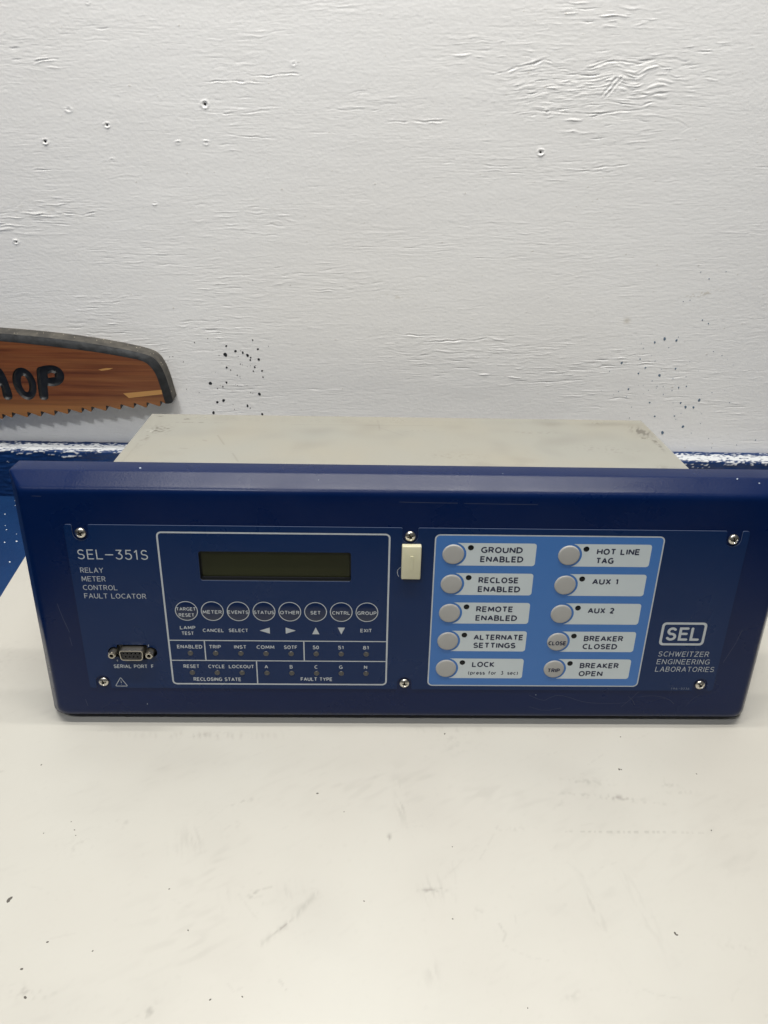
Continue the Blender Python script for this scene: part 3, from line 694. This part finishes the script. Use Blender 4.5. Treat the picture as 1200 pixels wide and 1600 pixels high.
# body: side walls and back
ol = resample(outline + [outline[0]], 2.5)[:-1]
tri = tessellate_polygon([[Vector((a, b, 0)) for a, b in ol]])
n = len(ol); V = [SL(a, b, .1) for a, b in ol] + [SL(a, b, SAWT - .3) for a, b in ol]
top_n = len(resample([(-700, 150)] + topc[1:], 2.5)) - 1
Fe, Fw = [], []
for i in range(n):
    j = (i + 1) % n; f = (i, j, j + n, i + n)
    (Fe if i <= top_n or ol[i][0] > -229.5 else Fw).append(f)
# the black painted edge starts at the bottom of the rim cove
def edge_depth(p): return min(3.3, rimdepth(p)) if (p[1] > 104.5 or p[0] > -233) else 0.1
Ve = list(V)
for i, p in enumerate(ol):
    if i <= top_n + 1: Ve[i] = SL(p[0], p[1], rimdepth(p))
pydata('edge_band', Ve, Fe, M_edge, saw, 45)
pydata('toothed_edge', V, Fw, M_blackpaint, saw, 25)
pydata('back_face', [SL(a, b, SAWT - .3) for a, b in ol], [tuple(t) for t in tri], M_wood, saw)
M_crumb = mat('pale_crumb', (.42, .38, .30), .8)
for _ in range(60):
    i = random.randrange(0, top_n); p = ol[i]; r = random.uniform(.25, .6)
    if p[0] < -392: continue
    V, F = [], []
    dd = random.uniform(4.2, 17); k = len(V); nx_ = 6
    for j in range(nx_): V.append(SL(p[0] + r * math.cos(j * 1.047), p[1] + .25, dd + r * math.sin(j * 1.047)))
    V.append(SL(p[0], p[1] + .7, dd))
    for j in range(nx_): F.append((k + j, k + (j + 1) % nx_, k + nx_))
    pydata('dust_crumb', V, F, M_crumb, saw)

# ================================================================== THE INSTRUMENT
TAU = math.radians(8.07)
unit = bpy.data.objects.new('relay_panel', None); COL.objects.link(unit); unit.empty_display_size = .05
unit.rotation_euler = (-TAU, 0, 0)
tag(unit, 'dark blue protective relay with display, keys and light blue button panel, cream steel case behind', 'control unit')

# ---- cutouts
LCD = rrect(-139.6, -38.8, 24.4, 46.6, 1.6, 4)
SCX, SCY = -191.2, -33.6
def serial_cut():
    a = []
    a += arc(SCX - 12.8, SCY, 4.3, 4.3, 125, 235, 8)
    a += [(SCX - 11.0, SCY - 6.0)] + arc(SCX - 8.6, SCY - 4.4, 2.0, 2.0, 200, 270, 4) + arc(SCX + 8.6, SCY - 4.4, 2.0, 2.0, 270, 340, 4) + [(SCX + 11.0, SCY - 6.0)]
    a = arc(SCX - 12.8, SCY, 4.3, 4.3, 60, 300, 14) + [(SCX - 9.6, SCY - 6.2), (SCX + 9.6, SCY - 6.2)] + arc(SCX + 12.8, SCY, 4.3, 4.3, -120, 120, 14) + [(SCX + 10.4, SCY + 6.2), (SCX - 10.4, SCY + 6.2)]
    return a
SER = serial_cut()

# ---- bezel: cast cover with a bevelled rim
BT, BB_, BW, BD = 98.2, -97.15, 259.1, 27.0
prof = [(0.0, -BD), (0.0, -13.0), (0.18, -12.2), (0.75, -11.2), (1.5, -10.2), (4.3, -6.0), (6.9, -2.4), (7.9, -1.25), (8.9, -0.55), (10.2, -0.15), (11.8, 0.0)]
seg = 6; loops = []
for ins, z in prof:
    rb = 5.5 + .15 * ins; rt = 1.4 + .3 * ins
    loops.append((rrect(-BW + ins, BW - ins, BB_ + ins, BT - ins, (rb, rb, rt, rt), seg), z))
V, F = [], []; nl = len(loops[0][0])
for l, z in loops: V += [P(a, b, z) for a, b in l]
for i in range(len(loops) - 1):
    for j in range(nl):
        a, b = i * nl + j, i * nl + (j + 1) % nl; F.append((a, b, b + nl, a + nl))
F.append(tuple(reversed(range(nl))))                                         # back
fl = loops[-1][0]
fv, ff = slab([fl, LCD, SER], None, 0.0)
body = merge([(V, F), (fv, ff)])
bezel = pydata('bezel', body[0], body[1], M_navy, unit)
bm = bmesh.new(); bm.from_mesh(bezel.data); bmesh.ops.remove_doubles(bm, verts=bm.verts[:], dist=1e-6); bm.to_mesh(bezel.data); bm.free()
bezel.data.polygons.foreach_set('use_smooth', [True] * len(bezel.data.polygons)); bezel.data.set_sharp_from_angle(angle=math.radians(38))
# pockets behind the cut-outs
def pocket(loop, z0, z1, M, name, parent):
    n = len(loop); V = [P(a, b, z1) for a, b in loop] + [P(a, b, z0) for a, b in loop]
    F = [(i, (i + 1) % n, (i + 1) % n + n, i + n) for i in range(n)] + [tuple(range(n, 2 * n))]
    return pydata(name, V, F, M, parent)
disp = pocket(LCD, -3.4, -0.02, M_black, 'display', unit)
add_slab('display_screen', [rrect(-138.6, -39.8, 26.2, 46.0, .6, 3)], -3.3, -2.6, M_lcd, disp)
add_slab('display_rim', [rrect(-139.2, -39.2, 24.8, 26.0, .2, 2)], -3.3, -1.6, M_black, disp)

# ---- scratches and chips in the paint
def L2(*p): return list(p)
for st_ in ([smooth_open(L2((91, -69.5), (102, -75), (106, -72), (112, -69), (120, -71), (132, -76), (150, -77), (164, -76)), 2),
        smooth_open(L2((160, -80), (166, -73), (171, -66)), 1), smooth_open(L2((164, -70), (168, -74), (170, -78)), 1),
        smooth_open(L2((171, -71), (182, -69), (194, -72), (199, -77)), 2), smooth_open(L2((208, -79), (212, -72), (216, -69)), 1),
        smooth_open(L2((92, -80), (104, -84), (116, -81)), 1), L2((222, -56), (227, -55.4))]): ribbon([st_], .13, 0.02, M_scratch, bezel, 'scratch_mark')
for st_ in ([L2((234, -22), (236, -12)), L2((228, -40), (234, -22.5)), L2((-238, 5), (-236, -6), (-233, -18)), L2((-233.5, -22), (-232.8, -29)), L2((-230, -75), (-229, -81)), L2((-8, 83.4), (14, 83.1), (30, 83.0)), L2((34, 82.9), (60, 82.7), (82, 82.6)),
        L2((-242, 84.8), (-236, 84.6))]): ribbon([st_], .2, 0.02, M_scratch, bezel, 'scratch_mark')
for (cx, cy, z, r, sy) in ((-12, 93.4, -6.6, 1.2, .5), (214, 97.8, -11.0, 1.0, .6), (228, 95.8, -8.9, .9, .5), (138, 92.6, -5.6, .6, .7), (-176, 98.5, -16, 1.2, .5), (-186, -79, .02, .5, 1.4), (96, -69.2, .02, .7, .4), (-60, 95, -7.6, .4, .5), (60, 98.3, -14, .5, .5)):
    V, F = [], []; k = 0
    for j in range(8):
        a = j * math.pi / 4; q = r * .75 * random.uniform(.6, 1.2); V.append(P(cx + q * math.cos(a), cy + q * sy * math.sin(a) * (.7 if z < 0 else 1), z + .12 + (0 if z > -.5 else -q * sy * math.sin(a) * .9)))
    F.append(tuple(range(k, k + 8)))
    pydata('paint_chip', V, F, M_chip, bezel)

# ---- faceplate overlay with screw notches
def notch(cx, w, y0, y1, up):
    r = w / 2; s_ = 1 if up else -1
    if up:   # entered from the right travelling left along the top edge
        return arc(cx + r + .9, y1 - .9, .9, .9, 90, 180, 3) + arc(cx, y0 + r, r, r, 0, -180, 12) + arc(cx - r - .9, y1 - .9, .9, .9, 0, 90, 3)
    return arc(cx - r - .9, y1 + .9, .9, .9, 270, 360, 3) + arc(cx, y0 - r, r, r, 180, 0, 12) + arc(cx + r + .9, y1 + .9, .9, .9, 180, 270, 3)
FT, FB, FL = 65.2, -64.3, 224.8
out = arc(-FL + 2, FB + 2, 2, 2, 180, 270, 4)
for cx in (-214.8, -0.2, 214.8): out += notch(cx, 10.4, -53.6, FB, False)
out += arc(FL - 2, FB + 2, 2, 2, 270, 360, 4) + arc(FL - 2, FT - 2, 2, 2, 0, 90, 4)
for cx in (214.8, 0.0, -214.6): out += notch(cx, 10.4, 53.6, FT, True)
out += arc(-FL + 2, FT - 2, 2, 2, 90, 180, 4)
ZP = 0.8
plate = add_slab('faceplate', [out, LCD, SER], -0.02, ZP, M_plate, unit, 20)
plate.data.materials.append(mat('lit_film_edge', (0.06, 0.08, 0.14), 0.35))  # film sides coloured paler: the edge highlight is painted in
for p_ in plate.data.polygons:
    if len(p_.vertices) == 4: p_.material_index = 1
bmod = None
ZI = ZP + 0.03

# ---- printed border around the display side
def ring(x0, x1, y0, y1, r, t): return [rrect(x0, x1, y0, y1, r, 6), rrect(x0 + t, x1 - t, y0 + t, y1 - t, max(.3, r - t), 6)]
border = merge([slab(ring(-165.9, -12.9, -60.9, 60.9, 3.4, 1.15), None, ZI),
                slab([[(-164.7, -23.75), (-14.1, -23.75), (-14.1, -23.0), (-164.7, -23.0)]], None, ZI), slab([[(-164.7, -40.55), (-14.1, -40.55), (-14.1, -39.8), (-164.7, -39.8)]], None, ZI),
                slab([[(-141.1, -39.75), (-140.3, -39.75), (-140.3, -23.8), (-141.1, -23.8)]], None, ZI), slab([[(-72.0, -39.75), (-71.2, -39.75), (-71.2, -23.8), (-72.0, -23.8)]], None, ZI),
                slab([[(-105.7, -59.7), (-104.9, -59.7), (-104.9, -40.6), (-105.7, -40.6)]], None, ZI)])
pydata('printed_border', border[0], border[1], M_ink, plate)

# ---- function keys
KX = [-151.0 + 17.6 * i for i in range(8)]
for i, (kx, wds) in enumerate(zip(KX, (('TARGET', 'RESET'), ('METER',), ('EVENTS',), ('STATUS',), ('OTHER',), ('SET',), ('CNTRL',), ('GROUP',)))):
    v, f = lathe(kx, 0.6, [(7.35, ZP + .01), (7.0, ZP + .10), (5.6, ZP + .42), (3.6, ZP + .62), (1.6, ZP + .70)], 40)
    key = pydata('function_key', v, f, M_key, unit, 60)
    pydata('key_ring', *slab([circ(kx, 0.6, 7.75, 48), circ(kx, 0.6, 7.2, 48)], None, ZP + .13), M_ink, key)
    if len(wds) == 2:
        legend(wds[0], 1.2, 2.7, ZP + .74, M_ink, key, x0=kx - 6.7, x1=kx + 6.7); legend(wds[1], -3.6, 2.7, ZP + .74, M_ink, key, x0=kx - 5.3, x1=kx + 5.3)
    else:
        hw = {'METER': 6.5, 'EVENTS': 7.1, 'STATUS': 7.0, 'OTHER': 6.6, 'SET': 3.5, 'CNTRL': 6.2, 'GROUP': 6.6}[wds[0]]
        legend(wds[0], -1.1, 2.8, ZP + .74, M_ink, key, x0=kx - hw, x1=kx + hw)
legend('LAMP', -14.3, 2.8, ZI, M_ink, plate, x0=-156.6, x1=-146.0); legend('TEST', -18.9, 2.8, ZI, M_ink, plate, x0=-155.8, x1=-147.4)
legend('CANCEL', -16.4, 2.8, ZI, M_ink, plate, x0=-141.1, x1=-126.5); legend('SELECT', -16.3, 2.8, ZI, M_ink, plate, x0=-123.2, x1=-109.8); legend('EXIT', -15.8, 2.9, ZI, M_ink, plate, x0=-32.2, x1=-24.2)
for tri_ in ([(-101.9, -14.9), (-94.9, -17.4), (-94.9, -12.4)], [(-76.9, -14.8), (-83.9, -12.3), (-83.9, -17.3)], [(-63.1, -12.0), (-65.6, -17.6), (-60.6, -17.6)], [(-45.4, -17.6), (-42.9, -12.0), (-47.9, -12.0)]):
    add_slab('arrow_mark', [tri_], None, ZI, M_ink, plate)

# ---- target lamps
for row, y in ((0, -34.0), (1, -50.6)):
    for i in range(8):
        lx = -151.1 + 17.6 * i
        v, f = lathe(lx, y, [(1.95, ZP + .01), (1.9, ZP + .22), (1.6, ZP + .45), (1.0, ZP + .62), (.4, ZP + .68)], 20)
        pydata('indicator_lamp', v, f, M_led, unit, 70)
for i, t_ in enumerate(('ENABLED', 'TRIP', 'INST', 'COMM', 'SOTF', '50', '51', '81')):
    hw = {'ENABLED': 8.75, 'TRIP': 4.1, 'INST': 4.3, 'COMM': 6.2, 'SOTF': 4.7, '50': 2.2, '51': 2.1, '81': 2.1}[t_]
    c = -151.2 + 17.58 * i; legend(t_, -30.1, 3.0, ZI, M_ink, plate, x0=c - hw, x1=c + hw)
for i, t_ in enumerate(('RESET', 'CYCLE', 'LOCKOUT', 'A', 'B', 'C', 'G', 'N')):
    hw = {'RESET': 5.6, 'CYCLE': 5.8, 'LOCKOUT': 8.9, 'A': 1.25, 'B': 1.05, 'C': 1.1, 'G': 1.25, 'N': 1.15}[t_]
    c = -151.3 + 17.58 * i; legend(t_, -46.7, 3.0, ZI, M_ink, plate, x0=c - hw, x1=c + hw)
legend('RECLOSING STATE', -57.8, 3.1, ZI, M_ink, plate, x0=-150.7, x1=-116.9); legend('FAULT TYPE', -57.3, 3.1, ZI, M_ink, plate, x0=-74.5, x1=-51.9)

# ---- model name, description, maker's emblem
stroke_text('SEL-351S', -218.7, -172.7, 39.9, 7.3, .37, ZI, M_ink, plate, gap=.36)
for t_, a, b, y in (('RELAY', -218.5, -203.4, 29.8), ('METER', -218.5, -202.7, 23.2), ('CONTROL', -218.5, -195.7, 16.5), ('FAULT LOCATOR', -218.5, -177.2, 10.0)):
    stroke_text(t_, a, b, y, 3.8, .205, ZI, M_ink, plate, gap=.30)
em = add_slab('emblem', [rrect(178.4, 210.2, -24.9, -5.8, 3.0, 6), rrect(180.2, 208.4, -23.1, -7.6, 1.6, 6)], None, ZI, M_ink, unit)
stroke_text('SEL', 182.6, 206.2, -20.9, 11.0, .95, ZI, M_ink, em, gap=.38, name='lettering')
for t_, a, b, y in (('SCHWEITZER', 179.6, 215.8, -34.4), ('ENGINEERING', 179.6, 217.6, -41.0), ('LABORATORIES', 179.6, 222.0, -47.5)):
    stroke_text(t_, a, b, y, 4.3, .205, ZI, M_ink, plate, gap=.34, slant=.06)
stroke_text('196', 193.9, 198.6, -63.3, 1.75, .11, ZI, mat('faint_grey_ink', (.16, .19, .25), .5), plate, gap=.45)
stroke_text('0336', 201.2, 207.3, -63.3, 1.75, .11, ZI, bpy.data.materials['faint_grey_ink'], plate, gap=.45)
stroke_text('-', 199.6, 200.4, -62.9, 1.0, .1, ZI, bpy.data.materials['faint_grey_ink'], plate)

# ---- light blue control panel
bp_ = pydata('button_panel', *merge([slab([rrect(16.3, 169.0, -61.0, 60.9, 3.6, 6)], None, ZI)]), M_ink, unit)
add_slab('blue_field', [rrect(17.2, 168.1, -60.1, 60.0, 2.8, 6)], None, ZI + .03, M_sky, bp_)
ZF = ZI + .06
def strip_shape(bx_, c, x1):
    r = 8.75; a0 = math.degrees(math.asin(8.45 / r)); pts = arc(bx_, c, r, r, -a0, a0, 18)          # bottom to top round the button
    pts = list(reversed(pts))                                                                    # top -> bottom
    return pts + arc(x1 - 2, c - 8.45 + 2, 2, 2, 270, 360, 5) + arc(x1 - 2, c + 8.45 - 2, 2, 2, 0, 90, 5)
rows = (46.25, 23.5, .55, -22.4, -45.6)
TL = ((('GROUND', 47.3, 75.1, 1.1), ('ENABLED', 47.2, 76.1, -5.8)), (('RECLOSE', 47.2, 74.5, .9), ('ENABLED', 47.2, 76.1, -6.1)), (('REMOTE', 47.2, 72.8, 1.0), ('ENABLED', 47.2, 76.1, -6.1)),
      (('ALTERNATE', 47.0, 82.0, 1.0), ('SETTINGS', 47.2, 77.1, -5.8)), (('LOCK', 47.4, 63.6, 1.2),))
TR = ((('HOT LINE', 124.7, 153.7, .6), ('TAG', 124.9, 136.9, -6.2)), (('AUX 1', 124.6, 142.7, .5),), (('AUX 2', 124.5, 142.9, .5),), (('BREAKER', 124.7, 152.5, .5), ('CLOSED', 124.6, 149.2, -6.2)), (('BREAKER', 124.7, 152.7, .7), ('OPEN', 124.7, 142.0, -6.3)))
for colm, (bx_, x1, lx, tt) in enumerate(((29.0, 84.1, 40.45, TL), (106.3, 161.1, 117.45, TR))):
    for rI, c in enumerate(rows):
        st = add_slab('label_strip', [strip_shape(bx_, c, x1)], None, ZF, M_strip, unit)
        for (t_, a, b, dy) in tt[rI]: legend(t_, c + dy, 4.6, ZF + .03, M_darkink, st, x0=a, x1=b, wt=.215)
        if colm == 0 and rI == 4:
            for t_, a, b in (('(press', 45.0, 57.2), ('for', 59.6, 65.4), ('3', 68.6, 70.4), ('sec)', 73.2, 80.9)): legend(t_, c - 5.4, 3.2, ZF + .03, M_darkink, st, x0=a, x1=b)
        ly = c + (5.0 if colm == 0 else 4.75)
        v, f = lathe(lx, ly, [(2.0, ZF + .01), (1.95, ZF + .06), (1.2, ZF + .10), (.4, ZF + .11)], 24); pydata('indicator_lens', v, f, M_lens, unit, 60)
        v, f = lathe(bx_, c, [(7.3, ZI + .04), (7.25, ZI + .35), (7.0, ZI + .75), (6.6, ZI + .95), (6.1, ZI + 1.02), (2, ZI + 1.06), (.5, ZI + 1.06)], 48)
        pb = pydata('push_button', v, f, M_button, unit, 50)
        if colm == 1 and rI >= 3:
            t_ = 'CLOSE' if rI == 3 else 'TRIP'; hw = 6.3 if rI == 3 else 4.45
            legend(t_, c - 2.4, 3.5, ZI + 1.1, M_darkink, pb, x0=bx_ - .2 - hw, x1=bx_ - .2 + hw, wt=.22)

# ---- cross-head screws
def screw(cx, cy, rot):
    n, m_ = 48, 18; R0 = 3.55; V, F = [], []
    for i in range(m_ + 1):
        rr = R0 * (1 - i / m_) if i < m_ else 0.02
        for j in range(n):
            a = 2 * math.pi * j / n; u, v = rr * math.cos(a), rr * math.sin(a)
            z = 0.55 + 1.75 * math.sqrt(max(0, 1 - (rr / 3.62) ** 2))
            ca, sa = math.cos(rot), math.sin(rot); p, q = u * ca + v * sa, -u * sa + v * ca
            arm = min(max(abs(p) / 1.95, abs(q) / .42), max(abs(q) / 1.95, abs(p) / .42)); core = math.hypot(p, q) / .95
            k = min(arm, core); dep = max(0, min(1, (1.06 - k) / .2)); z -= dep * 1.5 * (1 - .25 * rr / 2)
            V.append(P(cx + u, cy + v, z))
    V2 = [P(cx + R0 * math.cos(2 * math.pi * j / n), cy + R0 * math.sin(2 * math.pi * j / n), -.02) for j in range(n)]
    V = V2 + V
    for i in range(m_ + 1):
        for j in range(n):
            a, b = i * n + j, i * n + (j + 1) % n; F.append((a, b, b + n, a + n))
    F.append(tuple((m_ + 1) * n + j for j in range(n)))
    return V, F
M_recess_shade = mat('drive_recess_shade', (0.035, 0.033, 0.030), 0.5, metal=.6)  # shade of the cross recess painted in as darker metal
for cx, cy, r in ((-214.6, 59.2, .5), (0, 59.1, .35), (214.7, 59.1, .3), (-214.7, -59.1, .15), (-.2, -59.1, .1), (214.7, -59.2, .75)):
    v, f = screw(cx, cy, r); so_ = pydata('screw', v, f, M_steel, unit, 45); so_.data.materials.append(M_recess_shade)
    for p_ in so_.data.polygons:
        u_, w_ = (p_.center.x / S - cx), (p_.center.z / S - 97.15 - cy); ca, sa = math.cos(r), math.sin(r); p1, q1 = abs(u_ * ca + w_ * sa), abs(-u_ * sa + w_ * ca)
        if min(max(p1 / 1.95, q1 / .42), max(q1 / 1.95, p1 / .42), math.hypot(p1, q1) / .95) < .95: p_.material_index = 1
    # dark washer shadow-gap ring the head sits in is left to the light

# ---- serial port
port = pocket(SER, -3.0, ZP - .02, M_black, 'serial_port', unit)
def dshape(sx_, top, bot, hh, r):
    pts = [(-bot, -hh), (bot, -hh), (top, hh), (-top, hh)]; out = []
    for i in range(4):
        p = Vector(pts[i]); a = (Vector(pts[i - 1]) - p).normalized(); b = (Vector(pts[(i + 1) % 4]) - p).normalized()
        p0, p1 = p + a * r, p + b * r
        for k in range(6):
            t = k / 5; q = p0 * (1 - t) ** 2 + p * 2 * t * (1 - t) + p1 * t * t; out.append((SCX + .4 + q.x, SCY + .6 + q.y))
    return out
shell_o = dshape(0, 8.3, 7.5, 4.1, 2.4); shell_i = dshape(0, 7.75, 6.95, 3.55, 2.0)
v, f = merge([slab([shell_o, shell_i], -2.9, 6.0)])
pydata('connector_shell', v, f, M_dullsteel, port, 40)
fl_ = rrect(SCX - 15.5, SCX + 15.5, SCY - 5.8, SCY + 5.8, 1.5, 3)
holes = [circ(SCX + .4 - 5.54 + 2.77 * i, SCY + .6 + 1.4, .62, 12) for i in range(5)] + [circ(SCX + .4 - 4.155 + 2.77 * i, SCY + .6 - 1.45, .62, 12) for i in range(4)]
ins = add_slab('connector_insert', [dshape(0, 7.7, 6.9, 3.5, 1.9)] + holes, 2.0, 5.2, mat('charcoal_insert', (.012, .0125, .0135), .45), port, 30)
for sx_ in (-1, 1):
    hx_ = SCX - .3 + 12.85 * sx_; hy_ = SCY + .5
    hexo = [(hx_ + 2.75 * math.cos(math.radians(60 * k + 30)), hy_ + 2.75 * math.sin(math.radians(60 * k + 30))) for k in range(6)]
    v1 = slab([circ(hx_, hy_, 2.3, 24), circ(hx_, hy_, 1.35, 24)], 3.2, 6.2); v2 = slab([hexo, circ(hx_, hy_, 1.35, 24)], -2.9, 4.9)
    so = pydata('jack_screw', *merge([v2, v1]), M_dullsteel, port, 30)
    add_slab('socket_hole', [circ(hx_, hy_, 1.33, 20)], None, 3.4, M_hole_shade, so)
legend('SERIAL PORT', -47.1, 3.1, ZI, M_ink, plate, x0=-205.9, x1=-182.2); legend('F', -47.0, 3.1, ZI, M_ink, plate, x0=-179.6, x1=-177.8)
add_slab('pin_mark', [[(-179.9, -28.9), (-179.5, -28.9), (-179.5, -27.2), (-179.9, -27.2)]], None, ZI, M_ink, plate)
stroke_text('9', -203.2, -202.3, -41.6, 1.6, .11, ZI, M_ink, plate)
tr = [(-202.3, -55.2), (-206.6, -62.7), (-198.1, -62.7), (-202.3, -55.2)]
trr = []
for i in range(3):
    p = Vector(tr[i]); a = (Vector(tr[i - 1 if i else 2]) - p).normalized(); b = (Vector(tr[i + 1]) - p).normalized()
    for k in range(5):
        t = k / 4; q = (p + a * .9) * (1 - t) ** 2 + p * 2 * t * (1 - t) + (p + b * .9) * t * t; trr.append((q.x, q.y))
ws = ribbon([trr + [trr[0]]], .22, ZI, M_ink, plate, 'warning_mark')
ribbon([[(-202.3, -57.9), (-202.2, -60.1)], [(-202.3, -61.3), (-202.3, -61.5)]], .18, ZI, M_ink, plate, 'warning_mark')

# ---- ivory latch tab under the top middle screw
bm = bmesh.new(); bmesh.ops.create_cube(bm, size=1)
for v in bm.verts:
    q = P(-5.3 if v.co.x < 0 else 7.5, 29.0 if v.co.y < 0 else 53.9, ZP if v.co.z < 0 else 5.2); v.co = Vector(q) * S
bmesh.ops.bevel(bm, geom=[e_ for e_ in bm.edges], offset=.8 * S, segments=3, affect='EDGES', profile=.5)
bmesh.ops.recalc_face_normals(bm, faces=bm.faces[:])
me = bpy.data.meshes.new('latch_tab'); bm.to_mesh(me); bm.free()
tab = link('latch_tab', me, M_ivory, unit, 50); tab['label'] = 'ivory plastic tab with a raised rib'
add_slab('rib', [rrect(.35, 2.35, 36.2, 46.8, .5, 4)], 5.1, 5.75, M_ivory, tab, 60)
ribbon([smooth_open([(-5.6, 36.2), (-7.4, 34.6), (-7.9, 32.4), (-7.4, 30.2), (-6.6, 29.0)], 2)], .12, ZP + .3, M_thread, tab, 'thread')

# ---- steel case behind the bezel
X0, X1, Y0, Y1, Z0, Z1 = -224, 224, -66.3, 66.35, -228.2, -27.0
cx_ = np.linspace(X0, X1, 449); cz_ = np.linspace(Z0, Z1, 202); CX, CZ = np.meshgrid(cx_, cz_)
nc, nr = len(cx_), len(cz_)
c1 = field(nr, nc, 1.0, 1.3, 1.2, 41); c2 = field(nr, nc, 1.0, 16, 12, 42); c3 = field(nr, nc, 1.0, 1, 5, 43, .4)
dc = 0.075 * np.maximum(c2 - .2, 0) + .05 * np.maximum(c1 - 1.4, 0)
def cs(cx, cz, rx, rz, ang, k, tex, th):
    global dc
    dc += 1.45 * k * ell(CX, CZ, cx, cz, rx, rz, ang) * np.clip(tex - th + .3, 0, 1.5)
for a in ((-206, -186, 7, 9, 20, .75, c1, .3), (-213, -166, 3, 26, 2, .28, c1, .0), (-180, -205.3, 16, .8, 0, .6, c1, -.2), (214, -197, 6, 10, -15, .9, c3, -.2), (212.4, -180, 5, 1.6, 0, .9, c1, -.6), (218, -166, 2.0, 15, 3, .7, c1, -.2), (170, -150, 25, 8, 10, .18, c1, .3),
          (120, -190, 18, 3, 0, .22, c1, .2), (20, -190, 14, 2, 0, .25, c1, .3), (205, -110, 8, 4, 0, .2, c1, .2), (90, -120, 40, 15, 0, .1, c2, .2), (-190, -215, 3, 2, 0, .7, c1, -.2), (-215, -222, 2.2, 1.4, 0, .9, c1, -.8), (40, -130, 20, 8, 0, .14, c1, .4), (-50, -215, 150, 5, 0, .05, c1, .0), (160, -215, 60, 8, 0, .16, c2, -.4)):
    cs(*a)
for pts, k, wd in (([(-155, -172), (-146, -150)], .55, .5), ([(-136, -130), (-129, -112)], .5, .5), ([(-19, -218), (-17.5, -190)], .35, .5), ([(-95, -203), (-19, -205)], .30, .5), ([(-18, -198), (2, -178)], .25, .5), ([(-30, -204), (10, -205), (30, -206)], .3, .6), ([(-165, -160), (-162, -158)], .5, .7), ([(-180, -140), (-174, -139)], .4, .7), ([(-216, -150), (-219, -60)], .16, .8)):
    d, t = seg_dist(CX, CZ, pts); dc += k * np.exp(-(d / wd) ** 2)
YT = Y1 + 0 * CX
for tx_ in (-178.7, -.7, 180.4):                                    # bent lid tabs near the rear edge
    YT += 1.0 * np.exp(-((CX - tx_) / 1.6) ** 2 - ((CZ + 217.5) / 1.0) ** 2) - 1.0 * np.exp(-((np.abs(CX - tx_) - 4.0) / 1.4) ** 2 - ((CZ + 219.0) / 1.1) ** 2)
for tx_, tz_ in ((-213.9, -181.6), (212.4, -180.3)): YT -= 2.0 * np.exp(-((CX - tx_) / 2.6) ** 2 - ((CZ - tz_) / 1.7) ** 2)
V = np.stack([CX, -CZ - 10.6, YT + 97.15], -1) * S
case = grid_mesh('case', V, nr, nc, M_chassis, unit, flip=True)
bm = bmesh.new(); bm.from_mesh(case.data)
lay = None
be = [e_ for e_ in bm.edges if e_.is_boundary]
r_ = bmesh.ops.extrude_edge_only(bm, edges=be)
vs_ = [g for g in r_['geom'] if isinstance(g, bmesh.types.BMVert)]
for v in vs_: v.co.z = (Y0 + 97.15) * S
be = [e_ for e_ in bm.edges if e_.is_boundary]; bmesh.ops.holes_fill(bm, edges=be, sides=0)
bmesh.ops.recalc_face_normals(bm, faces=bm.faces[:])
bm.to_mesh(case.data); bm.free()
a = case.data.attributes.new('dirt', 'FLOAT', 'POINT'); vals = np.zeros(len(case.data.vertices), np.float32); vals[:nr * nc] = np.clip(dc, 0, 1).ravel()
a.data.foreach_set('value', vals); case.data.set_sharp_from_angle(angle=math.radians(40))
